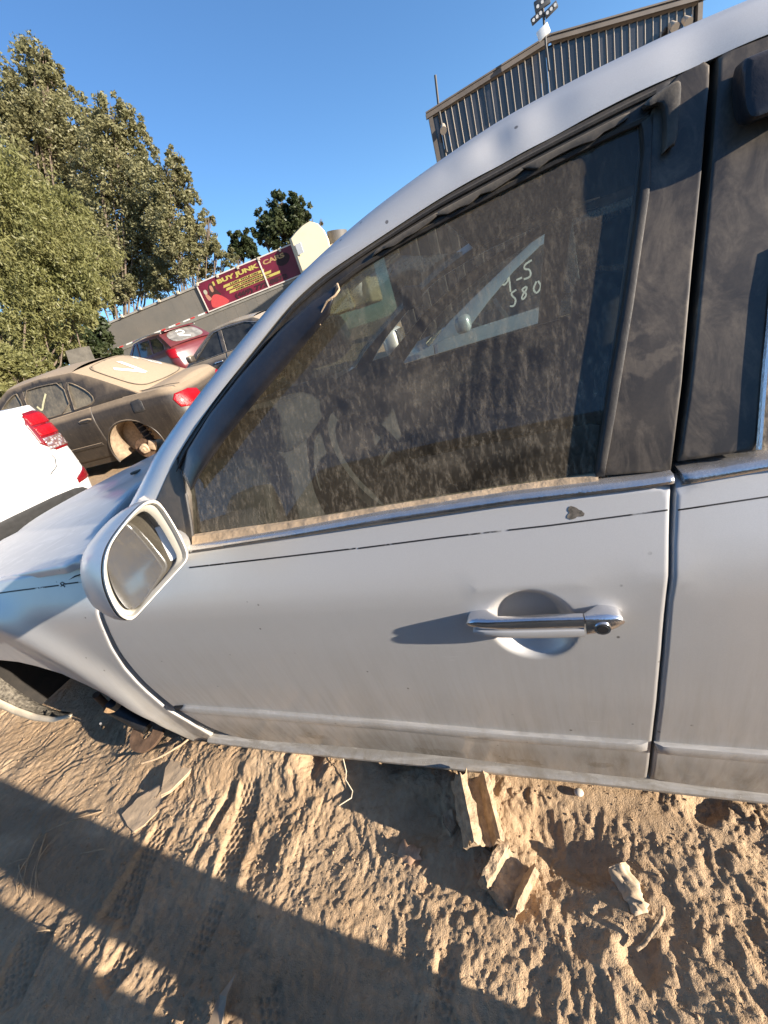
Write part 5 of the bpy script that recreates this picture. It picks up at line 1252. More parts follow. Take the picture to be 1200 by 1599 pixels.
SG.matrix_world = Matrix.Translation((pl[0], pl[1], zl)) @ Matrix.Rotation(ang, 4, 'Z') @ Matrix.Rotation(-tilt, 4, 'Y') @ Matrix.Translation(((sx0), -.05, sz0))
sw_, sh_ = sx1 - sx0, sz1 - sz0
def sbox(name, x0, x1, z0, z1, y, mt, th=.01, shear=0.0):
    V = [(x0, y, z0), (x1, y, z0), (x1 + shear, y, z1), (x0 + shear, y, z1)]; V += [(a, y + th, c_) for a, b_, c_ in V]
    return mesh(name, V, [(0, 1, 2, 3), (4, 7, 6, 5), (0, 4, 5, 1), (1, 5, 6, 2), (2, 6, 7, 3), (3, 7, 4, 0)], mt, SG)
sbox('banner', 0, sw_, 0, sh_, -.02, MAR, .02)
FRM = simple('pale_sign_frame', (.60, .55, .48), .6)
for (x0, x1, z0, z1) in ((-.05, .0, 0, sh_), (sw_, sw_ + .06, 0, sh_), (-.05, sw_ + .06, -.05, 0), (-.05, sw_ + .06, sh_, sh_ + .05)): sbox('frame_strip', x0, x1, z0, z1, -.04, FRM, .03)
sbox('banner_joint', sw_ * .655, sw_ * .668, 0, sh_, -.045, FRM, .02)
YEL = simple('yellow_print', (.44, .38, .09), .6); DKR = simple('dark_lettering', (.035, .008, .01), .6); YL2 = simple('faded_yellow_print', (.38, .24, .10), .6)
def text(s, x, z, size, mt, y=-.028, sx_=1.0, name='lettering', bold=.0):
    cu = bpy.data.curves.new(name, 'FONT'); cu.body = s; cu.size = size; cu.extrude = .003; cu.offset = bold; cu.resolution_u = 3
    o = bpy.data.objects.new(name, cu); COL.objects.link(o); dg = bpy.context.evaluated_depsgraph_get(); me = bpy.data.meshes.new_from_object(o.evaluated_get(dg)); bpy.data.objects.remove(o)
    me.materials.clear(); me.materials.append(mt); o = bpy.data.objects.new(name, me); COL.objects.link(o); o.parent = SG; o.location = (x, y, z); o.rotation_euler = (math.pi / 2, 0, 0)
    w_ = max(v.co.x for v in me.vertices) if len(me.vertices) else 1; o.scale = (sx_ / w_, 1, 1); return o
text('I BUY JUNK', sw_ * .15, sh_ * .745, sh_ * .19, YEL, sx_=sw_ * .49, bold=.012)
text('CARS', sw_ * .69, sh_ * .74, sh_ * .20, YL2, sx_=sw_ * .22, bold=.01)
for k, (tx, x0, x1) in enumerate((('LOST TITLE OK!', .235, .70), ('ANY CONDITION', .25, .76), ('HABLAMOS ESPAÑOL', .27, .84))):
    z0 = sh_ * (.545 - .125 * k); o = sbox('yellow_bar', sw_ * x0, sw_ * (x1 - .03), z0, z0 + sh_ * .085, -.026, YEL, .005, shear=sw_ * .012); text(tx, sw_ * (x0 + .08), z0 + sh_ * .018, sh_ * .07, DKR, -.030, sw_ * (.30 if k < 2 else .36), bold=.004)
text('(469) 772-8872', sw_ * .31, sh_ * .07, sh_ * .20, DKR, sx_=sw_ * .56, bold=.012)
# the printed woman: flat print, plain shapes
def flat(name, pts, mt, y): 
    P_ = smooth_poly(pts, 2); V = [(a * sw_, y, b_ * sh_) for a, b_ in P_]; return mesh(name, V, [tuple(range(len(V)))], mt, SG)
flat('printed_hair', [(.075, .40), (.085, .70), (.12, .90), (.155, .82), (.165, .55), (.20, .36), (.12, .34)], simple('dark_brown_print', (.05, .02, .015), .6), -.023)
flat('printed_dress', [(.045, .0), (.06, .30), (.10, .46), (.15, .46), (.22, .22), (.25, .0)], simple('coral_red_print', (.50, .06, .06), .6), -.025)
SKN = simple('printed_skin', (.42, .20, .13), .6); flat('printed_face', [(.105, .60), (.105, .76), (.12, .81), (.137, .76), (.137, .60), (.12, .54)], SKN, -.027)
flat('printed_arm', [(.045, .30), (.03, .55), (.05, .62), (.075, .45), (.085, .36)], SKN, -.028); flat('printed_cash', [(.035, .55), (.03, .72), (.065, .74), (.07, .58)], simple('pale_print', (.40, .38, .28), .6), -.030)
flat('burnt_patch', [(.80, .55), (.83, .85), (.92, .90), (.97, .70), (.90, .45)], simple('scorched_print', (.03, .012, .012), .8), -.024)
# ---- truck cab in front of the trailer
CRM = dusty('cream_truck_paint', (.62, .53, .36), (.45, .36, .24), amount=.3, rough=.5, up=.2, scale=1.5)
c0 = at_d(455, 405, 22.0); c1 = at_d(485, 346, 22.0); c2 = at_d(515, 372, 22.0)
print('truck', c0, c1, c2)
TK = empty('cream_truck', (c0[0], c0[1], c0[2] - 3.0)); tag(TK, 'cream semi truck cab with rounded roof fairing at the right end of the trailer', 'truck')
def tkp(px_, py_, D=22.0): q = at_d(px_, py_, D); return (q[0] - c0[0], q[1] - c0[1], q[2] - c0[2] + 3.0)
outl = [tkp(*q) for q in [(452, 374), (460, 364), (472, 352), (484, 345), (497, 349), (507, 360), (514, 374), (516, 384)]]
base_ = [tkp(*q) for q in [(470, 420), (516, 400)]]
L1_ = [Vector(q) for q in outl]; dirn = (Vector(outl[-1]) - Vector(outl[0])).normalized(); back_ = Vector((-dirn.y, dirn.x, 0)).normalized()
def fair(scale, dy): 
    cc = sum(L1_, Vector()) / len(L1_); P_ = [cc + (q - cc) * scale + back_ * dy for q in L1_]; lowl = Vector((P_[0].x, P_[0].y, 0.2)); lowr = Vector((P_[-1].x + .3, P_[-1].y, .2)); return P_ + [lowr, lowl]
o = tri_fan_loft('cab_fairing', [fair(.90, -.10), fair(1.0, 0), fair(1.0, 2.2)], CRM, close_first=True, close_last=True, smooth=True, auto=40); o.parent = TK
nq = tkp(468, 388, 21.8); bm = bmesh.new(); box_bm(bm, .30, .02, .42, nq); from_bm('notice_sticker', bm, simple('white_sticker', (.78, .78, .74), .6), TK)
d0 = tkp(512, 365, 23.5); d1 = tkp(530, 353, 23.5); bm = bmesh.new(); cyl_bm(bm, .50, .50, (d0[0] + .3, d0[1], d0[2] - 1.0), (d0[0] + .5, d0[1], d0[2] - .05), 24); from_bm('air_stack', bm, simple('dark_steel_stack', (.10, .095, .09), .6), TK, auto=40)
b0 = tkp(520, 383, 22.5); bm = bmesh.new(); box_bm(bm, 1.6, 2.0, 3.0, (b0[0] + .4, b0[1] + 1, b0[2] - 1.4), bev=.15, seg=3); from_bm('cab_body', bm, CRM, TK, auto=40)

# ================================================================== ribbed shed at the upper right
SHD = dusty('dark_navy_sheet', (.010, .012, .018), (.20, .17, .14), amount=.07, rough=.25, metal=.0, coat=.3, up=.1, scale=1.6, streak=True)
SHD2 = simple('black_sheet', (.012, .013, .017), .22, coat=.3, nscale=1.5, namp=.6); RIBM = simple('pale_rib_metal', (.52, .46, .38), .5, nscale=3, namp=.25)
TRIMM = simple('brown_fascia', (.085, .070, .058), .6, nscale=2, namp=.3)
e0 = at_d(672, 176, 16.0 / math.cos(math.radians(5))); ex = at_d(1093, -4, 17.6 / math.cos(math.radians(18.3))); pk = at_d(856, 62, 16.8 / math.cos(math.radians(6.9)))
print('shed', e0, pk, ex)
SH = empty('ribbed_shed', (e0[0], e0[1], 0)); wa = math.atan2(ex[1] - e0[1], ex[0] - e0[0]); SH.rotation_euler = (0, 0, wa); WL = math.hypot(ex[0] - e0[0], ex[1] - e0[1]); tag(SH, 'dark metal shed with pale vertical ribs and a low gable roof', 'building')
pkx = (pk[0] - e0[0]) * math.cos(wa) + (pk[1] - e0[1]) * math.sin(wa)
def topz(x): return float(np.interp(x, [0, pkx, WL], [e0[2], pk[2], ex[2]])) - .12
nr = 37; dxs = WL / nr
dp_ = dxs - .03; vpan = [(0, 0, 0), (dp_, 0, 0), (dp_, 0, 1), (0, 0, 1), (0, .03, 0), (dp_, .03, 0), (dp_, .03, 1), (0, .03, 1)]; fpan = [(0, 1, 2, 3), (7, 6, 5, 4), (0, 4, 5, 1), (2, 6, 7, 3), (1, 5, 6, 2), (0, 3, 7, 4)]
mp1 = bpy.data.meshes.new('wall_panel'); mp1.from_pydata(vpan, [], fpan); mp1.materials.append(SHD)
mp1b = mp1.copy(); mp1b.materials.clear(); mp1b.materials.append(SHD2)
vr = [(0.026, 0, 0), (.032, -.026, 0), (.044, -.026, 0), (.050, 0, 0)]; vr = vr + [(a, b_, 1) for a, b_, c_ in vr]; mr1 = bpy.data.meshes.new('wall_rib'); mr1.from_pydata(vr, [], [(0, 1, 5, 4), (1, 2, 6, 5), (2, 3, 7, 6), (4, 5, 6, 7)]); mr1.materials.append(RIBM)
random.seed(3)
for k in range(nr):
    x = k * dxs; h_ = min(topz(x), topz(x + dxs))
    o = bpy.data.objects.new('wall_panel', mp1 if random.random() < .55 else mp1b); COL.objects.link(o); o.parent = SH; o.location = (x + .05, random.uniform(-.008, .008), 0); o.scale = (1, 1, h_); o.rotation_euler = (0, 0, random.uniform(-.04, .04))
    o = bpy.data.objects.new('wall_rib', mr1); COL.objects.link(o); o.parent = SH; o.location = (x, 0, 0); o.scale = (1, 1, h_)
bm = bmesh.new(); box_bm(bm, WL, .1, 5.0, (WL / 2, .12, 2.5)); from_bm('back_wall', bm, SHD, SH)
for (xa, xb) in ((-.15, pkx), (pkx, WL + .12)):
    za, zb = topz(max(0, xa)) + .12 - (.03 if xa < 0 else 0), topz(min(WL, xb)) + .12
    V = [(xa, -.15, za - .11), (xb, -.15, zb - .11), (xb, -.15, zb), (xa, -.15, za), (xa, -.05, za - .11), (xb, -.05, zb - .11), (xb, -.05, zb), (xa, -.05, za)]
    mesh('fascia', V, [(0, 1, 2, 3), (0, 4, 5, 1), (1, 5, 6, 2), (3, 2, 6, 7), (0, 3, 7, 4)], TRIMM, SH)
    V = [(xa, -.18, za + .005), (xb, -.18, zb + .005), (xb + 1.6, 7, zb + .005), (xa + 2.6, 7, za + .005), (xa, -.18, za + .04), (xb, -.18, zb + .04), (xb + 1.6, 7, zb + .04), (xa + 2.6, 7, za + .04)]
    mesh('roof_sheet', V, [(0, 1, 2, 3), (4, 7, 6, 5), (0, 4, 5, 1), (1, 5, 6, 2), (0, 3, 7, 4)], TRIMM, SH)
for x in (-.02, WL - .03):
    bm = bmesh.new(); box_bm(bm, .12, .14, topz(max(0, min(WL, x))), (x, -.04, topz(max(0, min(WL, x))) / 2)); from_bm('corner_post', bm, TRIMM, SH)
for x, zq in ((.28, -.45), (WL - .42, -.35), (WL - .75, -.38)):
    bm = bmesh.new(); cyl_bm(bm, .07, .10, (x, -.10, topz(x) + zq + .1), (x - .05, -.38, topz(x) + zq - .08), 14); from_bm('wall_lamp', bm, simple('tan_lamp_housing', (.45, .38, .30), .5), SH, auto=40)
# antenna mast
m0 = at_d(686, 172, 16.0); m1 = at_d(680, 117, 16.0); o = tube_obj('antenna_mast', [m0 - np.array([0, 0, 1.0]), m0, m1], .035, simple('dark_mast', (.06, .055, .05), .6)); tag(o, 'thin dark antenna rod standing at the left corner of the shed roof', 'antenna')
# floodlight mast at the ridge
f0 = at_d(857, 110, 16.2); f1 = at_d(848, -6, 16.2); FL = empty('floodlight_mast', tuple(f0)); tag(FL, 'thin mast with small floodlights and camera at the shed ridge', 'light mast')
rel = lambda px_, py_: tuple(at_d(px_, py_, 16.2) - f0)
o = tube_obj('mast', [rel(858, 110), rel(853, 70), rel(849, 20), rel(847, -4)], .03, bpy.data.materials['dark_mast'], FL)
LMP = simple('lamp_case', (.10, .10, .10), .4)
for (px_, py_, w_, h_, rot, mt_) in ((847, 4, .38, .22, .1, LMP), (849, 50, .30, .22, .3, simple('white_floodlight_face', (.85, .85, .82), .3)), (839, 27, .30, .14, .25, LMP), (861, 15, .32, .14, .3, LMP)):
    bm = bmesh.new(); box_bm(bm, w_, .08, h_, rel(px_, py_), Matrix.Rotation(-rot, 3, 'Y'), .015); o = from_bm('floodlight', bm, mt_, FL, auto=40)
    if mt_ is LMP:
        for j in (-1, 0, 1):
            bm = bmesh.new(); cyl_bm(bm, .035, .035, np.array(rel(px_, py_)) + np.array([j * w_ * .3, -.04, j * w_ * .09]), np.array(rel(px_, py_)) + np.array([j * w_ * .3, -.055, j * w_ * .09]), 12); q = from_bm('lens', bm, WT, None, auto=40); q.parent = o
tube_obj('crossarm', [rel(838, 30), rel(862, 18)], .018, bpy.data.materials['dark_mast'], FL)

# ================================================================== trees
def leaf_mat(name, c1, c2, c3):
    t = NT(name); oi = t.n('ShaderNodeNewGeometry').outputs['Position']; f = t.noise(t.pos(), .9, 4, .6); g = t.noise(t.pos(), 9, 3, .6)
    c = t.mix(t.ramp(f, [(.35, 0.0), (.65, 1.0)]), c1, c2); c = t.mix(t.ramp(g, [(.5, 0.0), (.75, .8)]), c, c3)
    b = t.bsdf(c, .5, 0, .4); tl = t.n('ShaderNodeBsdfTranslucent'); t.l(c, tl.inputs[0]); mx = t.n('ShaderNodeMixShader'); mx.inputs[0].default_value = .42; t.l(b, mx.inputs[1]); t.l(tl.outputs[0], mx.inputs[2]); return t.done(mx.outputs[0])
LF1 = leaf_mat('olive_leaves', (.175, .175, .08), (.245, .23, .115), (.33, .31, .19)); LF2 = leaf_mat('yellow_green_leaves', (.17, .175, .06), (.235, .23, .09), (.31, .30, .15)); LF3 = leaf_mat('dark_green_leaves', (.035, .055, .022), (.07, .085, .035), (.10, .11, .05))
BARK = simple('grey_bark', (.13, .10, .075), .9, nscale=8, namp=.4, bumps=.4)
def tree(name, label, D, lobes, ground_px, leafm, nl, ls, seed, droop=0.0, spread=1.0, group=None, stretch=1.0):
    """lobes: (px, py, radius in px, depth offset) traced crown masses at distance D"""
    rng = np.random.default_rng(seed); q0 = at_d(*ground_px, D); zg = float(terr(np.array(q0[0]), np.array(q0[1])))
    root = empty(name, (q0[0], q0[1], zg)); tag(root, label, 'tree', group); o0 = np.array([q0[0], q0[1], zg]); Cs = []; Rs = []
    for (px_, py_, rp, dd) in lobes:
        c_ = at_d(px_, py_, D + dd); k = np.linalg.norm(c_ - np.array([0, 0, CAMH])) / 600 / (1 + ((px_ - 600) ** 2 + (py_ - 800) ** 2) / 360000) ** .5 * 1.0; Cs.append(c_); Rs.append(rp * k)
    Cs = np.array(Cs); Rs = np.array(Rs); w_ = Rs ** 2.2; w_ /= w_.sum(); nsub = max(40, nl // 60)
    which = rng.choice(len(Cs), nsub, p=w_); u = rng.normal(size=(nsub, 3)); u /= np.linalg.norm(u, axis=1)[:, None]; rad = rng.uniform(.15, 1.0, nsub) ** .55 * rng.choice([1, 1, 1, 1.18, 1.3], nsub)
    sc_ = Cs[which] + u * (Rs[which] * rad)[:, None] * np.array([1, 1, 1.0]); sr = Rs[which] * rng.uniform(.16, .36, nsub)
    li = rng.integers(0, nsub, nl); v = rng.normal(size=(nl, 3)); v /= np.linalg.norm(v, axis=1)[:, None]; pos = sc_[li] + v * (sr[li] * rng.uniform(.2, 1.0, nl) ** .6)[:, None] * np.array([1, 1, stretch]); pos[:, 2] -= droop * rng.uniform(0, 1, nl) * sr[li]
    ax = rng.normal(size=(nl, 3)); ax[:, 2] = ax[:, 2] * .6 - droop * 1.2; ax /= np.linalg.norm(ax, axis=1)[:, None]; b_ = np.cross(ax, rng.normal(size=(nl, 3))); b_ /= np.linalg.norm(b_, axis=1)[:, None]
    s = ls * rng.uniform(.6, 1.35, nl)[:, None]; wd_ = .30 if droop else .46
    V = np.stack([pos - ax * s * .5, pos + b_ * s * wd_ * .5, pos + ax * s * .5, pos - b_ * s * wd_ * .5], 1).reshape(-1, 3) - o0
    me = bpy.data.meshes.new('crown'); me.vertices.add(len(V)); me.vertices.foreach_set('co', V.ravel()); me.loops.add(nl * 4); me.loops.foreach_set('vertex_index', np.arange(nl * 4)); me.polygons.add(nl); me.polygons.foreach_set('loop_start', np.arange(0, nl * 4, 4)); me.polygons.foreach_set('loop_total', np.full(nl, 4)); me.update(calc_edges=True)
    link_mesh('crown', me, leafm, root)
    # trunk and limbs reaching the masses
    cc = Cs.mean(0); fork = np.array([q0[0], q0[1], zg + (cc[2] - zg) * .22]); bm = bmesh.new(); tr0 = .020 * (Cs[:, 2].max() - zg)
    V, F = tube([Vector((0, 0, -.3)), Vector((fork - o0) * .5) + Vector((.1, 0, 0)), Vector(fork - o0)], tr0, 10, taper=lambda t_: 1 - .35 * t_); mesh('trunk', V, F, BARK, root, auto=60)
    VV = []; FF = []
    order = np.argsort(-Rs)[:14]
    for k in order:
        e_ = Cs[k] - o0; f_ = fork - o0; md_ = (e_ + f_) / 2 + rng.normal(size=3) * .3; md_[2] -= .1 * (e_[2] - f_[2]); V, F = tube([Vector(f_), Vector(md_), Vector(e_)], tr0 * .32, 7, taper=lambda t_: 1 - .85 * t_); b0_ = len(VV); VV += V; FF += [tuple(i + b0_ for i in f) for f in F]
        for _ in range(5):
            e2 = e_ + rng.normal(size=3) * Rs[k] * .30; V, F = tube([Vector(md_ * .4 + e_ * .6), Vector((e_ + e2) / 2 + rng.normal(size=3) * .1), Vector(e2)], tr0 * .14, 5, taper=lambda t_: 1 - .8 * t_); b0_ = len(VV); VV += V; FF += [tuple(i + b0_ for i in f) for f in F]
    mesh('limbs', VV, FF, BARK, root, auto=60); return root
g_t = 'trees behind the yard'
tree('tall_oak_tree', 'tall olive-green tree, its pointed tops standing clear against the sky at the left', 36, [(60, 105, 30, 0), (45, 140, 28, 0), (85, 135, 26, 1), (15, 150, 34, 0), (110, 190, 34, 1), (60, 200, 50, 0), (135, 180, 22, 1), (10, 230, 50, 0), (100, 260, 50, 2), (140, 230, 28, 1), (50, 330, 60, 2), (120, 340, 50, 2), (72, 90, 13, 0)], (60, 560), LF1, 56000, .22, 11)
tree('broad_oak_tree', 'olive-green tree with three leafy tops in the middle of the tree line', 33, [(178, 180, 24, 0), (165, 215, 34, 0), (205, 190, 20, 0), (222, 200, 13, 0), (200, 240, 36, 1), (160, 270, 40, 0), (215, 290, 40, 0), (175, 340, 46, 1), (235, 340, 34, 0), (200, 395, 48, 1), (240, 410, 30, 1), (230, 240, 18, 0), (150, 400, 50, 1), (190, 450, 26, 0), (225, 440, 22, 0), (160, 470, 26, 0), (140, 500, 20, 0)], (190, 560), LF1, 56000, .205, 12)
tree('slender_oak_tree', 'silvery thin-leaved tree at the right end of the tree line above the trailer', 31, [(270, 240, 13, 0), (262, 270, 22, 0), (285, 275, 16, 0), (255, 315, 28, 0), (290, 310, 20, 0), (265, 360, 34, 0), (305, 345, 18, 0), (325, 345, 12, 0), (315, 375, 22, 0), (335, 390, 16, 0), (285, 400, 32, 0), (250, 430, 26, 1), (350, 405, 14, 0), (365, 398, 8, 0), (315, 415, 20, 1)], (285, 540), LF1, 34000, .18, 13)
tree('feathery_elm_tree', 'broad yellow-green feathery tree reaching in from the left edge over the brown saloon', 17, [(-10, 290, 60, 0), (40, 340, 55, 0), (85, 390, 50, 0), (20, 420, 60, 0), (110, 430, 40, 0), (145, 455, 24, 0), (60, 480, 45, 0), (0, 520, 45, 0), (-30, 380, 70, 1), (100, 330, 36, 1), (125, 490, 22, -.5), (15, 570, 36, -1), (-20, 600, 30, -1), (150, 395, 30, 1), (60, 555, 24, 0), (110, 535, 20, 0)], (20, 640), LF2, 105000, .125, 14, droop=.8)
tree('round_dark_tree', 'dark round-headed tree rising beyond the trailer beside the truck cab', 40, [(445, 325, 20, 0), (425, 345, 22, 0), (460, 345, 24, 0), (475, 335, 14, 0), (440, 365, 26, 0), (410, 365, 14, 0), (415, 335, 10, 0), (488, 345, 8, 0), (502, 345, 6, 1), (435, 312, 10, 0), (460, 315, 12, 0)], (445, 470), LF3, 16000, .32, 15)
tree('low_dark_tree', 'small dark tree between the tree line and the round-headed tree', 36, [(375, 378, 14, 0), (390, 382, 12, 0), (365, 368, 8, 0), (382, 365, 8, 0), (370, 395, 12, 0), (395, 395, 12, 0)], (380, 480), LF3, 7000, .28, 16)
GRYS = simple('faded_grey_sheeting', (.075, .068, .055), .8, nscale=6, namp=.3)
_a = [at_d(*q, 16.5) for q in ((102, 548), (122, 543), (135, 572), (112, 578))]; _c = _a[0]; o = mesh('grey_tarpaulin', [tuple(p_ - _c) for p_ in _a] + [tuple(p_ - _c + np.array([0, .4, 0])) for p_ in _a], [(0, 1, 2, 3), (7, 6, 5, 4), (0, 4, 5, 1), (1, 5, 6, 2), (2, 6, 7, 3), (3, 7, 4, 0)], GRYS); o.location = tuple(_c); tag(o, 'faded grey sheeting leaning in the shade below the feathery tree', 'sheeting')
# undergrowth wall closing the view low behind the cars
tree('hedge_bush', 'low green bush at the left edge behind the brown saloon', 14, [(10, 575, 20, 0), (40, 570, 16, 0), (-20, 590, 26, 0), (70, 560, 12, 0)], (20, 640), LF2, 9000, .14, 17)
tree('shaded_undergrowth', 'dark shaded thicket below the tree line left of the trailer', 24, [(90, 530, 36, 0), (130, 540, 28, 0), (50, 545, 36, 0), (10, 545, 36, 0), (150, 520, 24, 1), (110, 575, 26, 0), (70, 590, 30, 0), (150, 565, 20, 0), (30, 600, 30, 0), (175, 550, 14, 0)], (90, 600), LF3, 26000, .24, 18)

# unseen dark vehicles added behind the viewpoint to block sky light on that side
DKP = dusty('dark_grey_van_paint', (.03, .03, .034), (.34, .27, .19), amount=.35, rough=.35, coat=.3, up=.5, scale=3, obj=True)
for nm, lb_, x_ in (('added_offroader', 'unseen dark grey off-roader added behind the viewpoint to block sky light', -1.2), ('added_minibus', 'unseen dark grey minibus added behind the viewpoint to block sky light', 3.9)):
    make_car(nm, lb_, (x_, -2.45, -.02), 0.0, DKP, L=4.9, W=1.95, base=.28, zt=2.05, A=(-1.3, -.7), Cc=(1.9, 2.3), seams=(-1.2, -.1, 1.0), deck=((-2.45, .85), (-2.0, 1.05), (-1.2, 1.16), (2.45, 1.20)), rc=(.4, .25), tumble=.22, R=.37, tire_z=.37, wheels=((-1.5, True), (1.5, True)),
             windows=[[(-1.0, 1.19), (-.60, 1.90), (-.15, 1.92), (-.15, 1.19)], [(-.05, 1.2), (-.05, 1.92), (.92, 1.92), (.92, 1.2)], [(1.05, 1.2), (1.05, 1.92), (1.85, 1.90), (2.0, 1.3)]])
# ================================================================== things on the ground
SANDC = simple('tan_concrete', (.40, .295, .19), .95, nscale=55, namp=.35, bumps=1.0); 
def chunk(name, pts_bottom, h, label, cat, mt=SANDC, z0=None, lean=(0, 0), noise_=.004, seed=0, bev=.006, group=None, holes=None, parent=None):
    """broken slab: outline on the ground, pushed up by h with uneven faces"""
    random.seed(seed); P_ = [at_z(px_, py_, .02) for px_, py_ in pts_bottom]; cx_ = sum(p_[0] for p_ in P_) / len(P_); cy_ = sum(p_[1] for p_ in P_) / len(P_); zb = (gz(cx_, cy_) if z0 is None else z0) - .015
    bm = bmesh.new(); b = [bm.verts.new((p_[0] - cx_, p_[1] - cy_, 0)) for p_ in P_]; tpv = [bm.verts.new((p_[0] - cx_ + lean[0], p_[1] - cy_ + lean[1], h + random.uniform(-.006, .006))) for p_ in P_]
    n_ = len(b); bm.faces.new(b[::-1]); bm.faces.new(tpv)
    for i in range(n_): bm.faces.new((b[i], b[(i + 1) % n_], tpv[(i + 1) % n_], tpv[i]))
    bmesh.ops.bevel(bm, geom=list(bm.edges), offset=bev, segments=2, affect='EDGES'); bmesh.ops.triangulate(bm, faces=[f for f in bm.faces if len(f.verts) > 4])
    bmesh.ops.subdivide_edges(bm, edges=[e for e in bm.edges if e.calc_length() > .02], cuts=2, use_grid_fill=True)
    co = np.array([v.co[:] for v in bm.verts]); nn = fbm(co[:, 0] * 45 + seed, co[:, 1] * 45 + co[:, 2] * 31, 3, seed) * noise_
    bm.normal_update()
    for v, k in zip(bm.verts, nn): v.co += v.normal * float(k)
    o = from_bm(name, bm, mt, parent, auto=35); o.location = (cx_, cy_, zb)
    if label: tag(o, label, cat, group)
    return o
def solid(name, prof, path0, path1, mt, label=None, cat=None, seed=0, nz=.003, loc=(0, 0, 0), rot=None):
    """extruded profile (list of 2D) from path0 to path1 with rough skin"""
    bm = bmesh.new(); d = Vector(path1) - Vector(path0); L = d.length; k = max(3, int(L / .012)); rings = []
    for i in range(k + 1):
        rings.append([bm.verts.new((a, i / k * L, b_)) for a, b_ in prof])
    m_ = len(prof)
    for i in range(k):
        for j in range(m_): bm.faces.new((rings[i][j], rings[i][(j + 1) % m_], rings[i + 1][(j + 1) % m_], rings[i + 1][j]))
    bm.faces.new(rings[0]); bm.faces.new(rings[-1][::-1]); bmesh.ops.recalc_face_normals(bm, faces=bm.faces); bm.normal_update()
    co = np.array([v.co[:] for v in bm.verts]); nn = (fbm(co[:, 0] * 45 + seed, co[:, 1] * 45 + co[:, 2] * 37, 4, seed, .65) * 1.5 + .8 * np.clip(fbm(co[:, 0] * 18 + 9, co[:, 1] * 18 + co[:, 2] * 15, 2, seed + 3), -1, .1)) * nz
    rag = fbm(co[:, 0] * 60 + 3, co[:, 2] * 60 + seed, 3, seed + 8)
    for v, q, r_g in zip(bm.verts, nn, rag):
        e_ = min(v.co.y, L - v.co.y); v.co += v.normal * float(q); v.co.y += float(r_g) * .012 * max(0, 1 - e_ / .03)
    o = from_bm(name, bm, mt, None, auto=38); o.matrix_world = Matrix.Translation(loc) @ (rot.to_4x4() if rot else Matrix.Identity(4)); 
    if label: tag(o, label, cat)
    return o
# broken concrete block: two fragments with the webs of the hollow block showing
def res2(P_, s=.008): return [tuple(q) for q in resample(P_, s)]
U1 = res2([(-.035, 0), (.035, 0), (.038, .018), (.038, .062), (.026, .064), (.022, .026), (.010, .020), (-.006, .022), (-.012, .060), (-.034, .066), (-.038, .02)])
q = at_z(752, 1285, .03); b1 = solid('block_fragment', U1, (0, 0, 0), (0, .125, 0), SANDC, 'larger broken hollow concrete block piece standing in the mud below the door', 'concrete block', 5, .0035, (q[0] - .005, q[1] - .045, gz(q[0], q[1]) + .005), Matrix.Rotation(.30, 3, 'Z') @ Matrix.Rotation(.22, 3, 'X') @ Matrix.Rotation(.5, 3, 'Y'))
U2 = res2([(-.040, 0), (.038, -.004), (.040, .050), (.030, .054), (.024, .016), (-.016, .018), (-.026, .040), (-.042, .036)])
q = at_z(772, 1365, .03); b2 = solid('block_fragment', U2, (0, 0, 0), (0, .085, 0), SANDC, 'smaller broken block piece lying just below the larger one in the mud', 'concrete block', 9, .0035, (q[0], q[1] - .035, gz(q[0], q[1]) + .004), Matrix.Rotation(-.45, 3, 'Z') @ Matrix.Rotation(-.20, 3, 'X') @ Matrix.Rotation(.35, 3, 'Y'))
chunk('concrete_chip', [(684, 1268), (700, 1264), (708, 1290), (700, 1305), (688, 1290)], .028, 'thin upright concrete chip left of the broken block', 'chip', seed=3, lean=(.008, .004), bev=.003)
chunk('concrete_chip', [(672, 1318), (690, 1316), (682, 1333), (668, 1330)], .014, 'small flat chip by the dry leaf below the broken block', 'chip', seed=4, bev=.003)
# slab of crust / board leaning at the left
BOARD = simple('mud_coated_board', (.47, .355, .235), .95, nscale=22, namp=.16, bumps=.5)
chunk('mud_coated_board', [(186, 1268), (212, 1242), (238, 1222), (262, 1212), (268, 1232), (245, 1260), (222, 1284), (205, 1296), (196, 1284)], .016, 'ragged flat mud-coated board in the open mud left of centre', 'board', BOARD, seed=6, lean=(.004, -.004), noise_=.002, bev=.003)
chunk('long_crust_board', [(262, 1205), (290, 1160), (310, 1158), (335, 1164), (322, 1185), (300, 1212), (272, 1240), (255, 1250)], .012, 'long smooth crusted board running from the sill corner down-left', 'board', BOARD, seed=7, noise_=.0015, bev=.003)
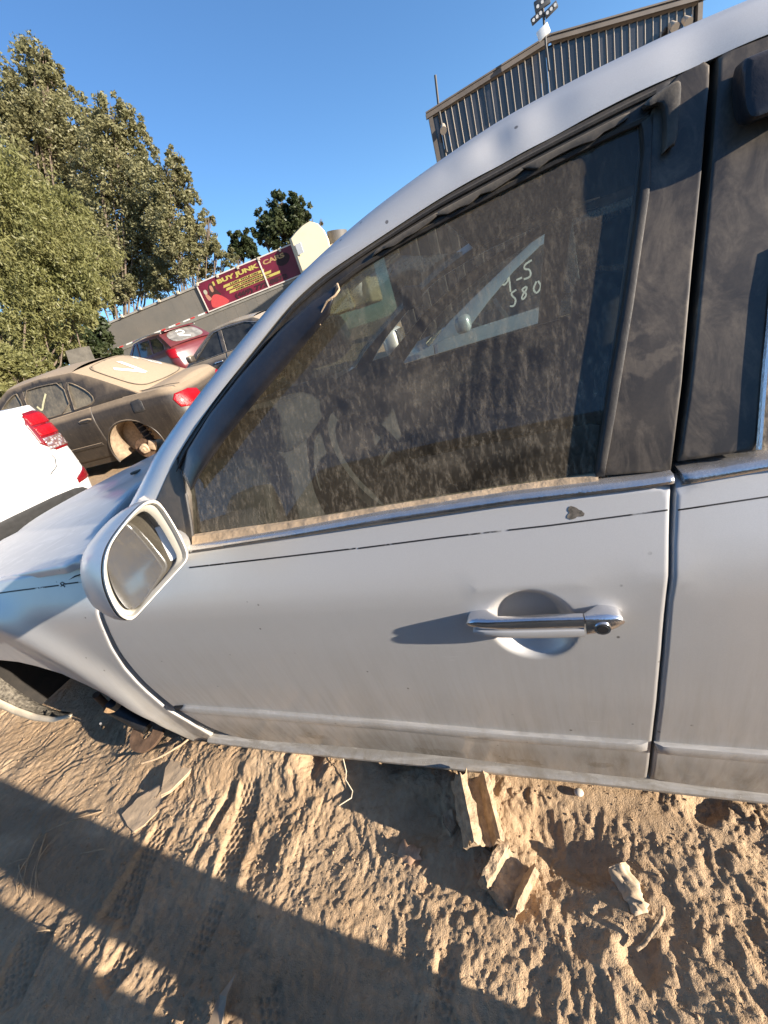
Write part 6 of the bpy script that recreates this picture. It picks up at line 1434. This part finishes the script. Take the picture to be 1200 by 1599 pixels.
# plates and posts under the sill
def plate(name, quad, th, mt, label, cat, seed=1):
    P_ = [np.array(at_y(px_, py_, y_)) for px_, py_, y_ in quad]; c_ = sum(P_) / 4; n_ = np.cross(P_[1] - P_[0], P_[3] - P_[0]); n_ /= np.linalg.norm(n_); P_ = [p_ - c_ for p_ in P_]; V = [p_ for p_ in P_] + [p_ + n_ * th for p_ in P_]
    bm = bmesh.new(); vs = [bm.verts.new(v) for v in V]
    for f in ((0, 1, 2, 3), (7, 6, 5, 4), (0, 4, 5, 1), (1, 5, 6, 2), (2, 6, 7, 3), (3, 7, 4, 0)): bm.faces.new([vs[i] for i in f])
    bmesh.ops.recalc_face_normals(bm, faces=bm.faces); bmesh.ops.bevel(bm, geom=list(bm.edges), offset=th * .3, segments=2, affect='EDGES'); bmesh.ops.triangulate(bm, faces=bm.faces); bmesh.ops.subdivide_edges(bm, edges=[e for e in bm.edges if e.calc_length() > .02], cuts=2)
    bm.normal_update(); co = np.array([v.co[:] for v in bm.verts]); nn = fbm(co[:, 0] * 50 + seed, co[:, 1] * 50 + co[:, 2] * 37, 3, seed) * .0015
    for v, q_ in zip(bm.verts, nn): v.co += v.normal * float(q_)
    o = from_bm(name, bm, mt, None, auto=38); o.location = tuple(c_); return tag(o, label, cat)
plate('mud_coated_plank', [(508, 1178, .515), (538, 1182, .515), (549, 1250, .46), (521, 1256, .46)], .012, BOARD, 'short mud-coated plank end sticking out from under the sill, left of the block', 'plank')
tube_obj_ = tube_obj('clear_plastic_strip', [at_z(536, 1184, .06), at_z(541, 1205, .045), at_z(540, 1218, .04), at_z(551, 1236, .03), at_z(549, 1246, .03), at_z(530, 1258, .028)], .0016, simple('pale_plastic', (.60, .52, .38), .4)); tag(tube_obj_, 'thin pale strip along the edge of the plank end under the sill', 'strip')
plate('wooden_stub', [(660, 1190, .52), (672, 1192, .52), (670, 1226, .505), (660, 1224, .505)], .02, SANDC, 'upright mud-coated wooden stub in the gap under the sill', 'stub')
plate('mud_coated_beam', [(545, 1190, .56), (625, 1196, .56), (628, 1222, .55), (548, 1212, .55)], .03, BOARD, 'mud-coated beam lying under the sill left of the upright stub', 'beam')
# dry leaf
LEAFM = simple('dry_brown_leaf', (.46, .29, .18), .7, nscale=60, namp=.3); lp = [(612, 1330), (618, 1312), (628, 1300), (634, 1312), (645, 1308), (652, 1318), (662, 1318), (656, 1330), (662, 1338), (648, 1342), (640, 1354), (632, 1346), (622, 1348), (624, 1338)]
V = []; c_ = at_z(636, 1330, .03); g0 = gz(c_[0], c_[1])
for k, (px_, py_) in enumerate(lp):
    p_ = at_z(px_, py_, .03); V.append((p_[0] - c_[0], p_[1] - c_[1], .012 * abs(math.sin(k * .8)) + .003))
V.append((0, 0, .004)); F = [(k, (k + 1) % len(lp), len(lp)) for k in range(len(lp))]
lf = mesh('dry_leaf', V, F, LEAFM, None, smooth=True); lf.scale = (.8, .8, .7); lf.location = (c_[0], c_[1], g0 + .004); md = lf.modifiers.new('t', 'SOLIDIFY'); md.thickness = .0008; tag(lf, 'curled reddish-brown dry leaf on the mud left of the broken block', 'leaf')
tube_obj('leaf_stem', [(at_z(600, 1325, .03) - c_), (at_z(615, 1332, .03) - c_) + np.array([0, 0, .004]), Vector((0, 0, .006))], .0012, simple('pale_stem', (.55, .38, .22), .7), lf)
# crushed can half buried
q = Vector(at_z(982, 1382, .03)); zc_ = gz(q.x, q.y); V = []; F = []; nn_ = 28; kk_ = 14; axd = Vector((at_z(1004, 1420, .03) - at_z(968, 1352, .03))); axd.z = -.015; axd.normalize(); u = Vector((0, 0, 1)); v_ = axd.cross(u).normalized()
for i in range(kk_ + 1):
    t_ = i / kk_
    for j in range(nn_):
        a = 2 * math.pi * j / nn_; r_ = .030 * (1 - .10 * (t_ > .93)) ; cr = .72 - .30 * math.exp(-((t_ - .15) / .2) ** 2) ; dent = -.016 * math.exp(-((t_ - .45) / .16) ** 2) * max(0, math.cos(a - .6)) - .006 * math.exp(-((t_ - .75) / .1) ** 2) * max(0, math.cos(a + .5))
        V.append(axd * (t_ - .5) * .115 + u * ((r_ + dent) * cr * math.sin(a)) + v_ * ((r_ + dent) * 1.08 * math.cos(a)))
_c = np.array([tuple(v) for v in V]); _n = fbm(_c[:, 0] * 55, _c[:, 1] * 55 + _c[:, 2] * 40, 3, 77); V = [v * (1 + .0) + (v - axd * v.dot(axd)).normalized() * float(k_) * .011 for v, k_ in zip(V, _n)]
for i in range(kk_):
    for j in range(nn_): F.append((i * nn_ + j, i * nn_ + (j + 1) % nn_, (i + 1) * nn_ + (j + 1) % nn_, (i + 1) * nn_ + j))
CAN = dusty('muddy_can_metal', (.50, .43, .33), (.46, .35, .23), amount=.9, rough=.6, metal=.1, up=.5, scale=40)
can = mesh('crushed_can', V, F, CAN, None, smooth=True); can.scale = (.60, .60, .60); can.location = (q.x, q.y, zc_ + .003); md = can.modifiers.new('t', 'SOLIDIFY'); md.thickness = .0012; tag(can, 'crushed tan can half buried in the mud at the right', 'can')
rp_ = [V[j] * 1.0 for j in range(nn_)]; tube_obj('can_rim', rp_ + [rp_[0]], .0018, CAN, can, 6)
# bent strap beyond it
pp = [(1036, 1414), (1036, 1428), (1030, 1440), (1018, 1456), (1006, 1468), (994, 1476)]
o = tube_obj('bent_strap', [at_z(a, b_, .03 + .004 * math.sin(k)) + np.array([0, 0, gz(*at_z(a, b_, .03)[:2]) - .012]) for k, (a, b_) in enumerate(pp)], .0035, SANDC); tag(o, 'bent pale strap poking out of the mud under the crushed can', 'strap')
# bottle cap / pale pebble by the sill
q = at_z(904, 1236, .03); bm = bmesh.new(); bmesh.ops.create_icosphere(bm, subdivisions=3, radius=.010); bmesh.ops.scale(bm, vec=(1, .9, .6), verts=bm.verts); o = from_bm('pale_pebble', bm, simple('pale_stone', (.58, .54, .46), .7, nscale=60, namp=.2), None, smooth=True); o.location = (q[0], q[1], gz(q[0], q[1]) + .006); tag(o, 'pale round pebble in the smooth mud close under the sill', 'pebble')
# dry stalks at the left
STK = simple('dry_straw', (.42, .30, .18), .8, nscale=40, namp=.3); random.seed(21)
def stalk(px0, py0, px1, py1, label, r_=.0022, bend=.01):
    a = np.array(at_z(px0, py0, .02)); b_ = np.array(at_z(px1, py1, .02)); pts = []
    for k in range(7):
        t_ = k / 6; p_ = a * (1 - t_) + b_ * t_; p_[0] += bend * math.sin(math.pi * t_); pts.append((p_[0] - a[0], p_[1] - a[1], gz(p_[0], p_[1]) + .004 + .012 * math.sin(math.pi * t_)))
    o = tube_obj('dry_stalk', pts, r_, STK, None, 5, taper=lambda t_: 1 - .6 * t_); o.location = (a[0], a[1], 0); tag(o, label, 'stalk', 'dry stalks in the mud at the left')
SL = [((155, 1263, 52, 1312), 'long pale stalk slanting from the board to the shade edge'),
 ((70, 1300, 42, 1395), 'dark straight stalk in the middle of the crossed stalks'), ((66, 1310, 50, 1400), 'thin stalk just right of the dark straight one'), ((60, 1300, 30, 1400), 'stalk leaning out left at the foot of the crossed bundle'),
 ((72, 1318, 56, 1385), 'short stalk at the right side of the crossed bundle'), ((40, 1340, 0, 1352), 'flat stalk running to the left edge of the photo in the lit band'), ((160, 1324, 122, 1330), 'short bright stalk lying alone right of the crossed bundle'),
 ((28, 1350, 45, 1400), 'stalk end lying in the narrow lit band'), ((74, 1448, 40, 1458), 'single dark twig in the shade below the narrow lit band'), ((52, 1330, 24, 1392), 'stalk crossing the bundle from upper right to lower left')]
for (a, b_, c_2, d), lb_ in SL: stalk(a, b_, c_2, d, lb_, .0026 if a > 100 else .0018, random.uniform(-.02, .02))
# bent sheet near the bottom
bl = [(372, 1520), (360, 1560), (352, 1599), (340, 1640), (318, 1640), (334, 1590), (345, 1556)]
c_ = at_z(352, 1580, .02); V = [at_z(a, b_, .02) - c_ for a, b_ in bl]; V = [(v[0], v[1], .012 + .010 * (k % 3 == 1)) for k, v in enumerate(V)]
o = mesh('plastic_shard', V, [tuple(range(len(V)))], simple('grey_brown_shard', (.25, .19, .13), .5, nscale=30), None); md = o.modifiers.new('t', 'SOLIDIFY'); md.thickness = .002; o.location = (c_[0], c_[1], gz(c_[0], c_[1]) + .0); tag(o, 'narrow curved brown shard in the mud at the bottom edge', 'shard')
# crumbs and grit over the near mud
rng = np.random.default_rng(5); ng = 7000; X_ = rng.uniform(-2.2, .8, ng); Y_ = rng.uniform(-.15, .56, ng); Z_ = ground_z(X_, Y_); S_ = np.minimum(rng.gamma(1.2, .0007, ng) + .0005, .003)
ico = bmesh.new(); bmesh.ops.create_icosphere(ico, subdivisions=1, radius=1.0); bv = np.array([v.co[:] for v in ico.verts]); bf = np.array([[v.index for v in f.verts] for f in ico.faces]); ico.free()
jit = 1 + rng.uniform(-.3, .3, (ng, len(bv), 1)); V = (bv[None] * jit * S_[:, None, None] * rng.uniform(.6, 1.3, (ng, 1, 3))) + np.stack([X_, Y_, Z_ + S_ * .1], 1)[:, None, :]; F = (bf[None] + (np.arange(ng) * len(bv))[:, None, None]).reshape(-1, 3)
me = bpy.data.meshes.new('mud_crumbs'); V = V.reshape(-1, 3); me.vertices.add(len(V)); me.vertices.foreach_set('co', V.ravel()); me.loops.add(F.size); me.loops.foreach_set('vertex_index', F.ravel()); me.polygons.add(len(F)); me.polygons.foreach_set('loop_start', np.arange(0, F.size, 3)); me.polygons.foreach_set('loop_total', np.full(len(F), 3)); me.update(calc_edges=True)
o = link_mesh('mud_crumbs', me, MUD); tag(o, kind='stuff'); o['label'] = 'loose crumbs of dry mud scattered over the near ground'
# added unseen planks, their edges shaped to throw the two long bands of shade
WOOD = simple('weathered_plank_wood', (.22, .17, .12), .85, nscale=12, namp=.35)
PK = empty('shade_planks', (.36, -.1, 0)); tag(PK, 'added unseen planks behind the viewpoint, shaped to throw two bands of shade on the mud', 'planks')
TS = math.tan(SUN_EL); RAT = -SAZ[1] / SAZ[0]
def edge_y(xs_, ys_): h_ = (.36 - xs_) * TS / SAZ[0]; return ys_ - RAT * (.36 - xs_), h_
up = [edge_y(*q) for q in ((.36, .130), (-.089, .166), (-.738, .209), (-1.35, .262), (-2.063, .322), (-2.6, .36))]
lo1 = [edge_y(*q) for q in ((-.64, .040), (-1.10, .075), (-1.642, .108), (-2.3, .150))]; lo2 = [edge_y(*q) for q in ((-.66, .030), (-.78, .004), (-1.2, .034), (-1.578, .066), (-2.3, .115))]
def plank(poly):
    V = [(0, y_ + .1, z_) for y_, z_ in poly] + [(.022, y_ + .1, z_) for y_, z_ in poly]; n_ = len(poly); mesh('plank', V, [tuple(range(n_ - 1, -1, -1)), tuple(range(n_, 2 * n_))] + [(i, (i + 1) % n_, (i + 1) % n_ + n_, i + n_) for i in range(n_)], WOOD, PK)
hj = lo1[0][1]
plank(up + lo1[::-1] + [(lo1[0][0], -.1), (up[0][0], -.1)])
lb = [(lo1[0][0] - .003, -.1), (lo1[0][0] - .003, hj)] + lo2
plank(lb + [(-.36, lo2[-1][1]), (-.36, -.1)]); 
for k in range(2): plank([(-.365 - .20 * k, -.1), (-.365 - .20 * k, .70), (-.555 - .20 * k, .70), (-.555 - .20 * k, -.1)])
